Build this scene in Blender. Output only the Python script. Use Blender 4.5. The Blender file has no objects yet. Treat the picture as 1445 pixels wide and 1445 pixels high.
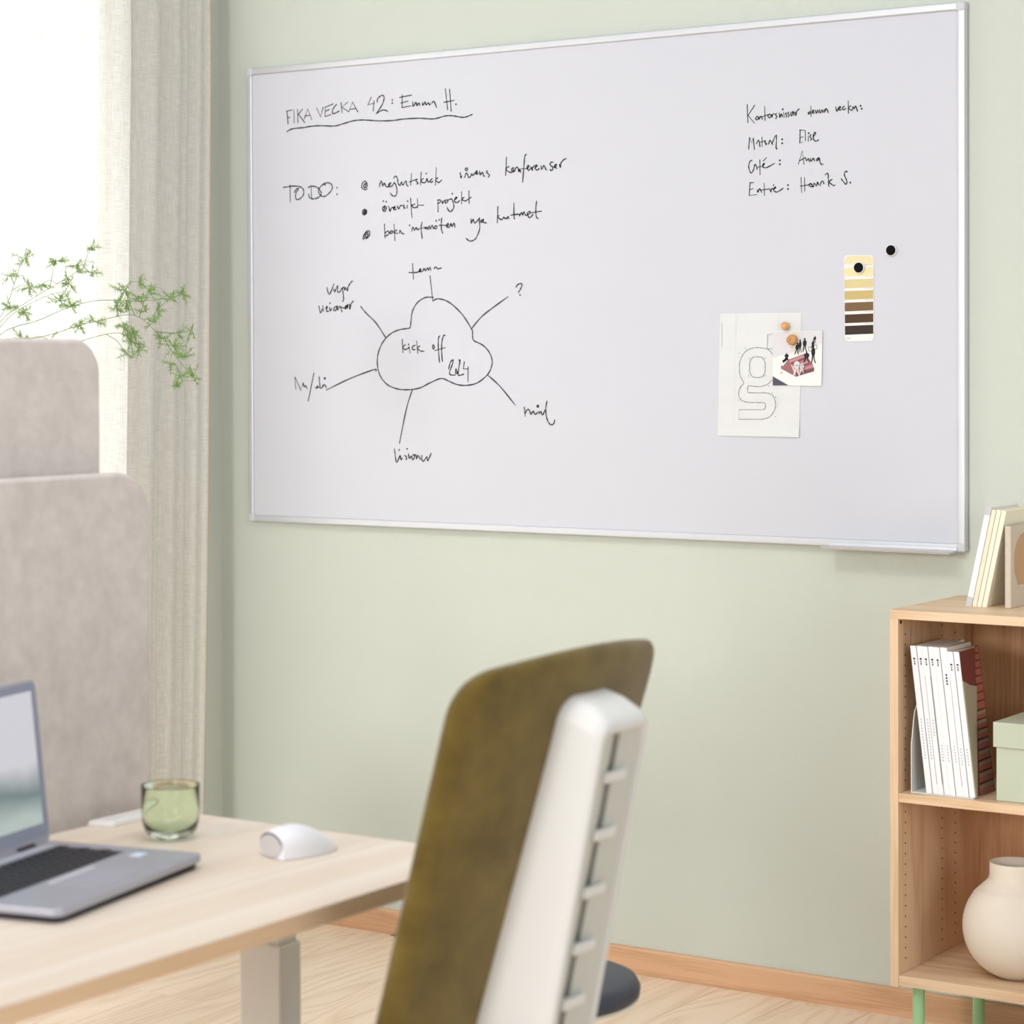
import bpy, bmesh, math, random
import numpy as np
from mathutils import Vector, Matrix
random.seed(4)
C = bpy.context.scene.collection
PI = math.pi
# ------------------------------------------------------------------ camera
F, YAW, PITCH, ROLL, PY, DIST, CZ = 3320.31, 33.5517, .7681, -.1929, 562.75, 4.777, 1.4309
yaw, pit, rol = (math.radians(a) for a in (YAW, PITCH, ROLL))
fw = np.array([-math.sin(yaw)*math.cos(pit), math.cos(yaw)*math.cos(pit), -math.sin(pit)])
rt = np.array([math.cos(yaw), math.sin(yaw), 0.]); up = np.cross(rt, fw)
R_ = rt*math.cos(rol)+up*math.sin(rol); U_ = -rt*math.sin(rol)+up*math.cos(rol)
CAM = np.array([0, -DIST, CZ])
cd = bpy.data.cameras.new('camera'); cam = bpy.data.objects.new('camera', cd); C.objects.link(cam)
m = Matrix(((R_[0], U_[0], -fw[0], CAM[0]), (R_[1], U_[1], -fw[1], CAM[1]), (R_[2], U_[2], -fw[2], CAM[2]), (0, 0, 0, 1)))
cam.matrix_world = m
cd.sensor_width = 36; cd.lens = F/1445*36; cd.shift_y = -(722.5-PY)/1445
cd.clip_start = .05
cd.dof.use_dof = True; cd.dof.focus_distance = 5.2; cd.dof.aperture_fstop = 4.6
bpy.context.scene.camera = cam

def at(u, v, ax, val):
    """world point seen at photo pixel (u, v) that lies on the plane axis=val (used for taking measurements off the photo)"""
    d = fw+R_*(u-722.5)/F+U_*(PY-v)/F
    return CAM+d*((val-CAM[ax])/d[ax])

# ------------------------------------------------------------------ world and light
w = bpy.data.worlds.new('overcast_sky'); bpy.context.scene.world = w; w.use_nodes = True
bg = w.node_tree.nodes['Background']; bg.inputs[0].default_value = (.92, .96, 1, 1); bg.inputs[1].default_value = .66
def lamp(name, kind, loc, direction, energy, color=(1, 1, 1), **kw):
    l = bpy.data.lights.new(name, kind); l.energy = energy; l.color = color
    for k, v in kw.items(): setattr(l, k, v)
    o = bpy.data.objects.new(name, l); C.objects.link(o); o.location = loc
    o.rotation_euler = Vector(direction).to_track_quat('-Z', 'Y').to_euler(); return o
lamp('sun', 'SUN', (-3, -6, 5), (.08, .85, -.72), .48, (1, .985, .96), angle=math.radians(9))
lamp('window_daylight', 'AREA', (-5.3, -1.6, 1.7), (1, 0, 0), 140, (.97, .98, 1), shape='RECTANGLE', size=2.6, size_y=2.6)
lamp('side_fill', 'AREA', (2.9, -3.4, 1.9), (-1, .12, -.1), 72, (1, .99, .98), shape='RECTANGLE', size=2.6, size_y=2.2)  # added fill from the right, no window is built there
lamp('rear_fill', 'AREA', (.9, -10.5, 2.7), (-3.4, 10.5, -1.4), 60, (1, .985, .96), shape='RECTANGLE', size=1.8, size_y=1.8)  # added soft light behind the camera to even out the room
lamp('rear_fill_left', 'AREA', (-3.3, -10.0, 2.5), (.4, 10, -1.5), 330, (1, .985, .95), shape='RECTANGLE', size=1.6, size_y=1.6)  # second added light behind the camera, lifts the dark left corner
lamp('overhead_fill', 'AREA', (-1.8, -2.5, 3.1), (-.25, 0, -1), 26, (1, .985, .96), shape='RECTANGLE', size=1.4, size_y=1.4)  # added fill from above for desk and floor
vs = bpy.context.scene.view_settings
vs.view_transform = 'Standard'; vs.look = 'None'; vs.gamma = 1; vs.use_curve_mapping = False; vs.exposure = -0.22

# ------------------------------------------------------------------ helpers
def lin(c):
    return tuple(((x/255)/12.92 if x/255 <= .04045 else ((x/255+.055)/1.055)**2.4) for x in c)+(1,)
MATS = {}
def mat(name, col, rough=.6, metal=0, spec=.5, noise=0, nscale=40, stretch=None, bump=0, bscale=200, col2=None, alpha=None, trans=0, emis=0, sheen=0, ior=1.45):
    M = bpy.data.materials.new(name); M.use_nodes = True; nt = M.node_tree; b = nt.nodes['Principled BSDF']
    b.inputs['Base Color'].default_value = lin(col); b.inputs['Roughness'].default_value = rough
    b.inputs['Metallic'].default_value = metal; b.inputs['Specular IOR Level'].default_value = spec; b.inputs['IOR'].default_value = ior
    if trans: b.inputs['Transmission Weight'].default_value = trans
    if sheen: b.inputs['Sheen Weight'].default_value = sheen
    if emis:
        b.inputs['Emission Color'].default_value = lin(col); b.inputs['Emission Strength'].default_value = emis
    tc = nt.nodes.new('ShaderNodeTexCoord'); mp = nt.nodes.new('ShaderNodeMapping'); nt.links.new(tc.outputs['Object'], mp.inputs[0])
    if stretch: mp.inputs['Scale'].default_value = stretch
    if col2 is not None:
        n = nt.nodes.new('ShaderNodeTexNoise'); n.inputs['Scale'].default_value = nscale; n.inputs['Detail'].default_value = 5; n.inputs['Roughness'].default_value = .65
        nt.links.new(mp.outputs[0], n.inputs[0])
        cr = nt.nodes.new('ShaderNodeValToRGB'); cr.color_ramp.elements[0].color = lin(col); cr.color_ramp.elements[1].color = lin(col2)
        cr.color_ramp.elements[0].position = .32; cr.color_ramp.elements[1].position = .68
        nt.links.new(n.outputs[0], cr.inputs[0]); nt.links.new(cr.outputs[0], b.inputs['Base Color'])
    if bump:
        n2 = nt.nodes.new('ShaderNodeTexNoise'); n2.inputs['Scale'].default_value = bscale; n2.inputs['Detail'].default_value = 3
        nt.links.new(tc.outputs['Object'], n2.inputs[0])
        bp = nt.nodes.new('ShaderNodeBump'); bp.inputs['Strength'].default_value = bump; bp.inputs['Distance'].default_value = .002
        nt.links.new(n2.outputs[0], bp.inputs['Height']); nt.links.new(bp.outputs[0], b.inputs['Normal'])
    MATS[name] = M; return M

def wood(name, light, dark, axis='z', scale=1., rings=9, rough=.45, random_tint=0, fine=1.):
    """oak: stretched noise bands plus fine pores, grain running along the given axis"""
    M = bpy.data.materials.new(name); M.use_nodes = True; nt = M.node_tree; b = nt.nodes['Principled BSDF']; L = nt.links.new; N = nt.nodes.new
    b.inputs['Roughness'].default_value = rough; b.inputs['Specular IOR Level'].default_value = .35
    tc = N('ShaderNodeTexCoord'); oi = N('ShaderNodeObjectInfo')
    ad = N('ShaderNodeVectorMath'); ad.operation = 'ADD'
    mu = N('ShaderNodeVectorMath'); mu.operation = 'SCALE'; mu.inputs[0].default_value = (13.1, 7.7, 5.3)
    L(oi.outputs['Random'], mu.inputs['Scale']); L(tc.outputs['Object'], ad.inputs[0]); L(mu.outputs[0], ad.inputs[1])
    s = {'x': (.12, 1, 1), 'y': (1, .12, 1), 'z': (1, 1, .12)}[axis]
    mp = N('ShaderNodeMapping'); mp.inputs['Scale'].default_value = tuple(k*scale for k in s); L(ad.outputs[0], mp.inputs[0])
    n = N('ShaderNodeTexNoise'); n.inputs['Scale'].default_value = 5; n.inputs['Detail'].default_value = 2.; n.inputs['Distortion'].default_value = .6; L(mp.outputs[0], n.inputs[0])
    m1 = N('ShaderNodeMath'); m1.operation = 'MULTIPLY'; m1.inputs[1].default_value = rings; L(n.outputs[0], m1.inputs[0])
    fr = N('ShaderNodeMath'); fr.operation = 'PINGPONG'; fr.inputs[1].default_value = .5; L(m1.outputs[0], fr.inputs[0])
    s2 = {'x': (.03, 1, 1), 'y': (1, .03, 1), 'z': (1, 1, .03)}[axis]
    mp2 = N('ShaderNodeMapping'); mp2.inputs['Scale'].default_value = tuple(k*scale for k in s2); L(ad.outputs[0], mp2.inputs[0])
    n2 = N('ShaderNodeTexNoise'); n2.inputs['Scale'].default_value = 260; n2.inputs['Detail'].default_value = 3; L(mp2.outputs[0], n2.inputs[0])
    mx = N('ShaderNodeMath'); mx.operation = 'MULTIPLY_ADD'; L(n2.outputs[0], mx.inputs[0]); mx.inputs[1].default_value = .9*fine; L(fr.outputs[0], mx.inputs[2])
    cr = N('ShaderNodeValToRGB'); cr.color_ramp.elements[0].color = lin(dark); cr.color_ramp.elements[1].color = lin(light)
    cr.color_ramp.elements[0].position = .28; cr.color_ramp.elements[1].position = .78; L(mx.outputs[0], cr.inputs[0])
    out = cr.outputs[0]
    if random_tint:
        hs = N('ShaderNodeHueSaturation'); mr = N('ShaderNodeMapRange'); mr.inputs[3].default_value = 1-random_tint; mr.inputs[4].default_value = 1+random_tint*.4
        L(oi.outputs['Random'], mr.inputs[0]); L(mr.outputs[0], hs.inputs['Value']); L(out, hs.inputs['Color']); out = hs.outputs[0]
    L(out, b.inputs['Base Color'])
    bp = N('ShaderNodeBump'); bp.inputs['Strength'].default_value = .12; bp.inputs['Distance'].default_value = .001; L(n2.outputs[0], bp.inputs['Height']); L(bp.outputs[0], b.inputs['Normal'])
    MATS[name] = M; return M

def origin(p):
    v = Vector((0, 0, 0))
    while p is not None: v += p.location; p = p.parent
    return v
def link(name, me, material, parent=None, local=False, smooth=False, bevel=0, seg=2, kind=None, label=None):
    """one mesh object; unless local, coordinates are world and get shifted to the parent's origin"""
    if material and not me.materials: me.materials.append(material)
    if parent is not None and not local:
        me.transform(Matrix.Translation(-origin(parent)))
    if smooth:
        for p in me.polygons: p.use_smooth = True
    o = bpy.data.objects.new(name, me); C.objects.link(o)
    if parent is not None: o.parent = parent
    if bevel:
        bm = o.modifiers.new('edge', 'BEVEL'); bm.width = bevel; bm.segments = seg; bm.limit_method = 'ANGLE'; bm.angle_limit = .6
        bm.harden_normals = False
        for p in me.polygons: p.use_smooth = True
        wn = o.modifiers.new('normals', 'WEIGHTED_NORMAL'); wn.keep_sharp = False
    if kind: o['kind'] = kind
    if label: o['label'] = label
    return o
def mesh(verts, faces):
    me = bpy.data.meshes.new('mesh'); me.from_pydata([tuple(v) for v in verts], [], faces); me.update(); return me
def fixn(me):
    bm = bmesh.new(); bm.from_mesh(me); bmesh.ops.recalc_face_normals(bm, faces=bm.faces); bm.to_mesh(me); bm.free(); return me
class Acc:
    """collects shapes into one mesh"""
    def __init__(s): s.v = []; s.f = []
    def add(s, v, f):
        n = len(s.v); s.v += [tuple(x) for x in v]; s.f += [tuple(i+n for i in q) for q in f]; return s
    def box(s, x0, x1, y0, y1, z0, z1):
        return s.add([(x0, y0, z0), (x1, y0, z0), (x1, y1, z0), (x0, y1, z0), (x0, y0, z1), (x1, y0, z1), (x1, y1, z1), (x0, y1, z1)],
                     [(0, 3, 2, 1), (4, 5, 6, 7), (0, 1, 5, 4), (1, 2, 6, 5), (2, 3, 7, 6), (3, 0, 4, 7)])
    def cyl(s, a, b, r, r2=None, n=20, cap=True):
        a = Vector(a); b = Vector(b); d = (b-a).normalized(); r2 = r if r2 is None else r2
        x = d.orthogonal().normalized(); y = d.cross(x)
        v = [a+(x*math.cos(2*PI*i/n)+y*math.sin(2*PI*i/n))*r for i in range(n)]+[b+(x*math.cos(2*PI*i/n)+y*math.sin(2*PI*i/n))*r2 for i in range(n)]
        f = [(i, (i+1) % n, n+(i+1) % n, n+i) for i in range(n)]
        if cap: f += [tuple(range(n-1, -1, -1)), tuple(range(n, 2*n))]
        return s.add(v, f)
    def lathe(s, prof, c=(0, 0, 0), n=48):
        v = []; f = []
        for r, z in prof:
            v += [(c[0]+r*math.cos(2*PI*i/n), c[1]+r*math.sin(2*PI*i/n), c[2]+z) for i in range(n)]
        for k in range(len(prof)-1):
            f += [(k*n+i, k*n+(i+1) % n, (k+1)*n+(i+1) % n, (k+1)*n+i) for i in range(n)]
        return s.add(v, f)
    def prism(s, poly, fn0, fn1):
        n = len(poly); v = [fn0(p) for p in poly]+[fn1(p) for p in poly]
        f = [tuple(range(n)), tuple(range(2*n-1, n-1, -1))]+[(i, i+n, (i+1) % n+n, (i+1) % n) for i in range(n)]
        return s.add(v, f)
    def tube(s, pts, r, n=8):
        pts = [Vector(p) for p in pts]; v = []; f = []
        rr = r if isinstance(r, (list, tuple)) else [r]*len(pts)
        x = None
        for i, p in enumerate(pts):
            d = (pts[min(i+1, len(pts)-1)]-pts[max(i-1, 0)]).normalized()
            x = d.orthogonal().normalized() if x is None else (x-d*x.dot(d)).normalized()
            y = d.cross(x)
            v += [p+(x*math.cos(2*PI*k/n)+y*math.sin(2*PI*k/n))*rr[i] for k in range(n)]
        for i in range(len(pts)-1):
            f += [(i*n+k, i*n+(k+1) % n, (i+1)*n+(k+1) % n, (i+1)*n+k) for k in range(n)]
        f += [tuple(range(n-1, -1, -1)), tuple(range(len(v)-n, len(v)))]
        return s.add(v, f)
    def done(s): return fixn(mesh(s.v, s.f))
def box(name, x0, x1, y0, y1, z0, z1, material, parent=None, bevel=.001, **kw):
    return link(name, Acc().box(x0, x1, y0, y1, z0, z1).done(), material, parent, bevel=bevel, **kw)
def thing(name, label, cat, loc=(0, 0, 0), group=None, rz=0):
    o = bpy.data.objects.new(name, None); C.objects.link(o); o.location = loc; o.rotation_euler.z = rz; o.empty_display_size = .05
    tag(o, label, cat, group); return o
def tag(o, label, cat, group=None):
    o['label'] = label; o['category'] = cat
    if group: o['group'] = group
    return o
def structure(o): o['kind'] = 'structure'; return o
def spline(pts, k=5):
    if len(pts) < 3: return pts
    out = []
    P = [np.array(p, float) for p in pts]
    for i in range(len(P)-1):
        a = P[i-1] if i else P[0]; b = P[i]; c = P[i+1]; d = P[i+2] if i+2 < len(P) else P[-1]
        for t in np.linspace(0, 1, k, endpoint=False):
            out.append(tuple(.5*((2*b)+(-a+c)*t+(2*a-5*b+4*c-d)*t*t+(-a+3*b-3*c+d)*t**3)))
    out.append(tuple(P[-1])); return out
def rrect(x0, x1, z0, z1, r, n=6, rs=None):
    rs = rs or (r, r, r, r); o = []
    for (cx, cz, a, q) in ((x1, z0, -90, rs[0]), (x1, z1, 0, rs[1]), (x0, z1, 90, rs[2]), (x0, z0, 180, rs[3])):
        sx = -1 if cx == x1 else 1; sz = 1 if cz == z0 else -1
        if q <= 0: o.append((cx, cz)); continue
        for i in range(n+1):
            t = math.radians(a+90*i/n); o.append((cx+sx*q+q*math.cos(t), cz+sz*q+q*math.sin(t)))
    return o

# ------------------------------------------------------------------ materials
M_wall = mat('sage_wall_paint', (200, 205, 195), .85, bump=.25, bscale=330, spec=.2)
M_oak = wood('oak_veneer', (228, 197, 163), (202, 164, 126), 'z', 1, 7)
M_oakx = wood('oak_veneer_across', (230, 201, 168), (206, 169, 130), 'x', 1, 7)
M_oak_in = wood('shaded_oak_back', (204, 158, 118), (172, 124, 86), 'z', .8, 8)  # darker than the other oak, shade inside the bookcase put into its colour
M_skirt = wood('oak_skirting', (214, 172, 136), (190, 145, 108), 'x', 1, 8)
M_floor = wood('oak_floor_plank', (240, 218, 194), (221, 194, 164), 'y', 1, 16, rough=.38, random_tint=.05)
M_desk = wood('pale_ash_top', (238, 226, 212), (229, 211, 192), 'y', 1, 5, rough=.42, fine=.6)
M_deske = wood('pale_ash_edge', (228, 199, 166), (214, 181, 146), 'y', 1, 5, rough=.5, fine=.6)
M_board = mat('whiteboard_enamel', (205, 206, 214), .16, spec=.35)
M_alu = mat('brushed_aluminium', (212, 213, 218), .42, .55)
M_grey_plastic = mat('grey_plastic', (200, 201, 206), .5)
M_ink = mat('black_marker_ink', (24, 24, 26), .6)
M_white = mat('white_lacquer', (240, 239, 236), .38)
M_whitesp = mat('white_plastic', (219, 219, 217), .42)
M_greysp = mat('pale_grey_plastic', (196, 197, 190), .6)
M_slot = mat('dark_olive_gap', (52, 50, 34), .9)
M_olive = mat('olive_wool', (92, 75, 30), .95, spec=.1, nscale=14, col2=(116, 98, 44), bump=.4, bscale=700, sheen=.35)
M_screen = mat('grey_felt', (200, 192, 188), .95, spec=.1, nscale=26, col2=(216, 209, 205), bump=.35, bscale=600)
M_black = mat('black_plastic', (12, 12, 15), .75, spec=.15)
M_paper = mat('white_paper', (230, 230, 228), .8)
M_sheet = mat('off_white_tracing_paper', (218, 219, 219), .8)
M_pencil = mat('thin_grey_print', (140, 141, 140), .8)
M_faint = mat('faint_grid_print', (212, 214, 210), .8)
M_wood_ball = mat('turned_beech', (205, 150, 95), .5, col2=(228, 180, 125), nscale=60, stretch=(1, 1, 5))
M_cork = mat('cork', (214, 165, 112), .9, col2=(186, 132, 82), nscale=220)
M_mint = mat('mint_green_steel', (160, 205, 152), .4)
M_vase = mat('beige_stoneware', (226, 215, 200), .75, nscale=6, col2=(231, 221, 207), bump=.1, bscale=120)
M_vase_in = mat('dark_vase_inside', (120, 108, 92), .9)
M_sagebox = mat('sage_green_board', (190, 197, 176), .8)
M_stool = mat('charcoal_vinyl', (58, 60, 72), .45)
M_shell = mat('cream_shell', (226, 220, 206), .5)

# ------------------------------------------------------------------ setting
XW = -4.095   # window wall
fl = structure(link('floor', Acc().box(-4.3, 3.0, -7.5, .12, -.12, -.012).done(), mat('floor_underlay', (150, 120, 90), .9)))
plank_me = None
pw = .188
for i in range(23):
    x0 = XW+.002+i*pw
    off = (i*0.73) % 2.2
    y = .0-.012+off-2.2
    while y > -4.4-2.2:
        y1 = min(y+2.2, -.012); y0 = y
        if y1 > -5.6 and y1-y0 > .02:
            b = link('plank', Acc().box(x0+.0004, x0+pw-.0006, y0+.0006, y1-.0006, -.012, 0).done(), M_floor, fl, bevel=.0008, seg=1)
        y -= 2.2
wb = structure(link('wall_back', Acc().box(-4.3, 3.0, 0, .15, -.12, 2.95).done(), M_wall))
a = Acc()
a.box(-4.3, XW, -.438, .0, 0, 2.95).box(-4.3, XW, -3.0, -.438, 0, .06).box(-4.3, XW, -3.0, -.438, 2.72, 2.95).box(-4.3, XW, -3.5, -3.0, 0, 2.95)
a.box(-4.3, XW, -6.6, -3.5, 0, .06).box(-4.3, XW, -6.6, -3.5, 2.72, 2.95).box(-4.3, XW, -7.5, -6.6, 0, 2.95)
structure(link('wall_left', a.done(), M_wall))
for k, (ya, yb) in enumerate(((-3.0, -.438), (-6.6, -3.5))):
    wr = thing('window_%d' % (k+1), '', ''); del wr['label']; del wr['category']; wr.location = (-4.2, (ya+yb)/2, .06); structure(wr)
    fr = Acc(); t = .035
    fr.box(-4.23, -4.17, ya, ya+t, .06, 2.72).box(-4.23, -4.17, yb-t, yb, .06, 2.72).box(-4.23, -4.17, ya+t, yb-t, .06, .06+t).box(-4.23, -4.17, ya+t, yb-t, 2.72-t, 2.72)
    ym = (ya+yb)/2; fr.box(-4.225, -4.175, ym-.03, ym+.03, .06+t, 2.72-t)
    link('window_frame', fr.done(), M_white, wr, bevel=.003)
    G = MATS.get('window_glass') or mat('window_glass', (250, 252, 252), .0, trans=1, ior=1.02, spec=.2)
    for (p, q) in ((ya+t, ym-.03), (ym+.03, yb-t)):
        box('pane', -4.203, -4.197, p, q, .06+t, 2.72-t, G, wr, bevel=0)
sk = Acc().add([(XW, -.013, 0), (3, -.013, 0), (3, -.013, .056), (3, -.009, .061), (3, 0, .061), (3, 0, 0), (XW, -.013, .056), (XW, -.009, .061), (XW, 0, .061), (XW, 0, 0)],
               [(0, 1, 2, 6), (6, 2, 3, 7), (7, 3, 4, 8), (1, 5, 4, 3, 2), (0, 6, 7, 8, 9), (0, 9, 5, 1)])
structure(link('baseboard_back', sk.done(), M_skirt))
structure(box('baseboard_left', XW, XW+.013, -.438, -.014, 0, .061, wood('oak_skirting_side', (214, 172, 136), (190, 145, 108), 'y', 1, 8)))

# ------------------------------------------------------------------ curtain
def make_curtain():
    M = bpy.data.materials.new('sheer_linen'); M.use_nodes = True; nt = M.node_tree; N = nt.nodes.new; L = nt.links.new
    for n in list(nt.nodes): nt.nodes.remove(n)
    out = N('ShaderNodeOutputMaterial'); d = N('ShaderNodeBsdfDiffuse'); t = N('ShaderNodeBsdfTranslucent'); tr = N('ShaderNodeBsdfTransparent')
    tc = N('ShaderNodeTexCoord')
    def weave(sc):
        mp = N('ShaderNodeMapping'); mp.inputs['Scale'].default_value = sc; L(tc.outputs['Object'], mp.inputs[0])
        n = N('ShaderNodeTexNoise'); n.inputs['Scale'].default_value = 1; n.inputs['Detail'].default_value = 2; L(mp.outputs[0], n.inputs[0]); return n.outputs[0]
    wa = weave((14, 30, 700)); wb_ = weave((800, 800, 25))
    mu = N('ShaderNodeMath'); mu.operation = 'ADD'; L(wa, mu.inputs[0]); L(wb_, mu.inputs[1])
    cr = N('ShaderNodeValToRGB'); cr.color_ramp.elements[0].position = .38; cr.color_ramp.elements[1].position = .62
    cr.color_ramp.elements[0].color = lin((240, 235, 227)); cr.color_ramp.elements[1].color = lin((250, 247, 242))
    hf = N('ShaderNodeMath'); hf.operation = 'MULTIPLY'; hf.inputs[1].default_value = .5; L(mu.outputs[0], hf.inputs[0]); L(hf.outputs[0], cr.inputs[0])
    L(cr.outputs[0], d.inputs[0]); L(cr.outputs[0], t.inputs[0])
    m1 = N('ShaderNodeMixShader'); m1.inputs[0].default_value = .30; L(d.outputs[0], m1.inputs[1]); L(t.outputs[0], m1.inputs[2])
    m2 = N('ShaderNodeMixShader'); L(m1.outputs[0], m2.inputs[1]); L(tr.outputs[0], m2.inputs[2])
    mr = N('ShaderNodeMapRange'); mr.inputs[1].default_value = .35; mr.inputs[2].default_value = .65; mr.inputs[3].default_value = .2; mr.inputs[4].default_value = .04
    L(hf.outputs[0], mr.inputs[0]); L(mr.outputs[0], m2.inputs[0]); L(m2.outputs[0], out.inputs[0])
    v = []; f = []; nz = 30; ny = 420
    for j in range(nz+1):
        z = .015+2.85*j/nz
        for i in range(ny+1):
            s = i/ny
            y1 = -.085-.055*(1-z/2.2) if z < 2.2 else -.085
            y = y1-s*2.0
            q = s*2.0
            # a soft flat run near the edge, deeper pleats further left
            amp = .005+.013*min(1, max(0, (q-.10)/.25))
            ph = q*2*PI/(.105 if q > .35 else .105)+.5*math.sin(q*9)+.25*math.sin(z*1.7+q*5)
            x = -4.055+amp*math.sin(ph)+.004*math.sin(ph*2.3+z)+.003*math.sin(z*2+q*14)
            if q < .012: x += .004
            v.append((x, y+.012*math.cos(ph)*min(1, q/.2), z))
    for j in range(nz):
        for i in range(ny):
            k = j*(ny+1)+i; f.append((k, k+1, k+ny+2, k+ny+1))
    cu = thing('curtain', 'floor-length pleated off-white linen curtain hanging at the bright window', 'curtain', (-4.055, -1.1, .015))
    link('fabric', mesh(v, f), M, cu, smooth=True)
    # stitched edge
    e = [v[j*(ny+1)] for j in range(nz+1)]
    link('selvage', Acc().tube(e, .0011, 5).done(), mat('ecru_thread', (206, 176, 140), .9), cu, smooth=True)
    r = thing('curtain_rail', 'white curtain rail above the window', 'curtain rail', (-4.0, -1.3, 2.9))
    link('rail', Acc().cyl((-4.055, -.03, 2.89), (-4.055, -2.6, 2.89), .012).done(), M_white, r, smooth=False)
    link('bracket', Acc().box(XW, -4.05, -.12, -.10, 2.885, 2.9).done(), M_white, r); link('bracket', Acc().box(XW, -4.05, -2.4, -2.38, 2.885, 2.9).done(), M_white, r)
make_curtain()

# ------------------------------------------------------------------ whiteboard
BY = -.0160
bx0, bx1, bz0, bz1 = -3.985, -1.985, 1.0295, 2.2135
wbd = thing('whiteboard', 'large wall-mounted whiteboard in a slim aluminium frame with black handwriting', 'whiteboard', ((bx0+bx1)/2, 0, bz0))
fwid = .0175
box('panel', bx0+.01, bx1-.01, -.0160, -.004, bz0+.01, bz1-.01, M_board, wbd, bevel=0)
def rail(name, x0, x1, z0, z1):
    box(name, x0, x1, -.0215, -.001, z0, z1, M_alu, wbd, bevel=.0035, seg=3)
rail('frame_rail', bx0+.014, bx1-.014, bz1-fwid, bz1); rail('frame_rail', bx0+.014, bx1-.014, bz0, bz0+fwid)
rail('frame_rail', bx0, bx0+fwid, bz0+.014, bz1-.014); rail('frame_rail', bx1-fwid, bx1, bz0+.014, bz1-.014)
for cx, cz in ((bx0, bz0), (bx1-.02, bz0), (bx0, bz1-.02), (bx1-.02, bz1-.02)):
    cc = box('corner_cap', cx-.0008, cx+.0208, -.0232, -.001, cz-.0008, cz+.0208, M_grey_plastic, wbd, bevel=.005, seg=4)
# pen tray
p0 = at(1160, 774, 1, -.06)[0]; p1 = at(1341, 780, 1, -.06)[0]
tr = Acc().prism([(-.0216, bz0+.010), (-.0216, bz0-.001), (-.066, bz0-.003), (-.070, bz0+.004), (-.067, bz0+.004), (-.064, bz0+.001), (-.026, bz0+.003), (-.025, bz0+.010)],
                 lambda p: (p0, p[0], p[1]), lambda p: (p1, p[0], p[1]))
link('pen_tray', tr.done(), M_alu, wbd, bevel=.0006, seg=1)

class Ink:
    def __init__(s, x0, y0, sc, yy=BY-.0004, wd=None): s.x0 = x0; s.y0 = y0; s.s = sc; s.yy = yy; s.w = wd or (.0029 if x0 > 1000 else .0035); s.a = Acc(); s.n = 0
    def P(s, x, y):
        q = at(s.x0+x/s.s, s.y0+y/s.s, 1, s.yy); return Vector((q[0], s.yy, q[2]))
    def st(s, *pts, w=None, smooth=True):
        w = (w or s.w)/2
        pts = spline(pts, 4) if smooth and len(pts) > 2 else list(pts)
        Q = [s.P(*p) for p in pts]; v = []; f = []
        yy = (s.n % 5)*1.2e-5; s.n += 1
        for i, q in enumerate(Q):
            d = Q[min(i+1, len(Q)-1)]-Q[max(i-1, 0)]
            if d.length < 1e-9: d = Vector((1, 0, 0))
            d.normalize(); nrm = Vector((-d.z, 0, d.x)); k = w*(.9+.2*math.sin(i*1.7+s.n))
            if i in (0, len(Q)-1): k *= .75
            e = d*(w*.5)*(-1 if i == 0 else 1 if i == len(Q)-1 else 0)
            v += [q+nrm*k+e-Vector((0, yy, 0)), q-nrm*k+e-Vector((0, yy, 0))]
        for i in range(len(Q)-1): f.append((2*i, 2*i+1, 2*i+3, 2*i+2))
        s.a.add(v, f); return s
    def dots(s, *pts, r=.0024):
        for p in pts:
            q = s.P(*p); s.a.add([q+Vector((math.cos(t*PI/4)*r, 0, math.sin(t*PI/4)*r)) for t in range(8)], [tuple(range(8))])
        return s
    def ring(s, x, y, r, w=None):
        return s.st(*[(x+r*math.cos(t*PI/5), y+r*math.sin(t*PI/5)) for t in range(11)], w=w)
    def poly(s, *pts):
        Q = [s.P(*p) for p in pts]; s.a.add(Q, [tuple(range(len(Q)))]); return s
    def done(s, name, material, parent, label=None):
        bm = bmesh.new(); me = mesh(s.a.v, s.a.f); bm.from_mesh(me)
        for f in bm.faces:
            f.normal_update()
            if f.normal.y > 0: f.normal_flip()
        bm.to_mesh(me); bm.free()
        return link(name, me, material, parent, label=label, kind=None if name == 'poly' else 'stuff')
k = Ink(395, 120, 10.32)
k.st((100, 380), (112, 470), (118, 570)).st((95, 382), (180, 362)).st((115, 478), (150, 466)).st((205, 365), (208, 550)).st((255, 350), (262, 550)).st((330, 350), (268, 425), smooth=False).st((268, 425), (360, 545))
k.st((355, 495), (403, 345), (465, 505), smooth=False).st((365, 450), (440, 440)).st((532, 330), (592, 465), (630, 322), smooth=False).st((658, 325), (658, 460), (740, 430), smooth=False).st((655, 325), (775, 275)).st((660, 385), (720, 355))
k.st((825, 280), (775, 345), (765, 410), (800, 412), (865, 378)).st((890, 255), (905, 405)).st((985, 248), (905, 325), (1005, 390), smooth=False).st((1005, 390), (1055, 245), (1135, 390), smooth=False).st((1015, 358), (1095, 345))
k.st((1330, 178), (1280, 290), (1375, 262), smooth=False).st((1372, 232), (1358, 378))
k.st((100, 680), (180, 638), (340, 620), (460, 600), (600, 592), (790, 598), (900, 570), (1050, 525), (1160, 510), (1280, 512), (1455, 525))
k.x0, k.y0 = 530, 115
k.st((45, 574), (240, 570), (400, 548), (640, 535), (780, 545), (870, 542), (1000, 505), (1080, 497), (1150, 503), (1260, 522), (1330, 512), (1410, 478))
k.st((25, 305), (30, 250), (95, 200), (125, 235), (95, 340), (10, 468)).st((10, 468), (80, 425), (130, 415), (180, 438)).dots((243, 270), (243, 315))
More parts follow.
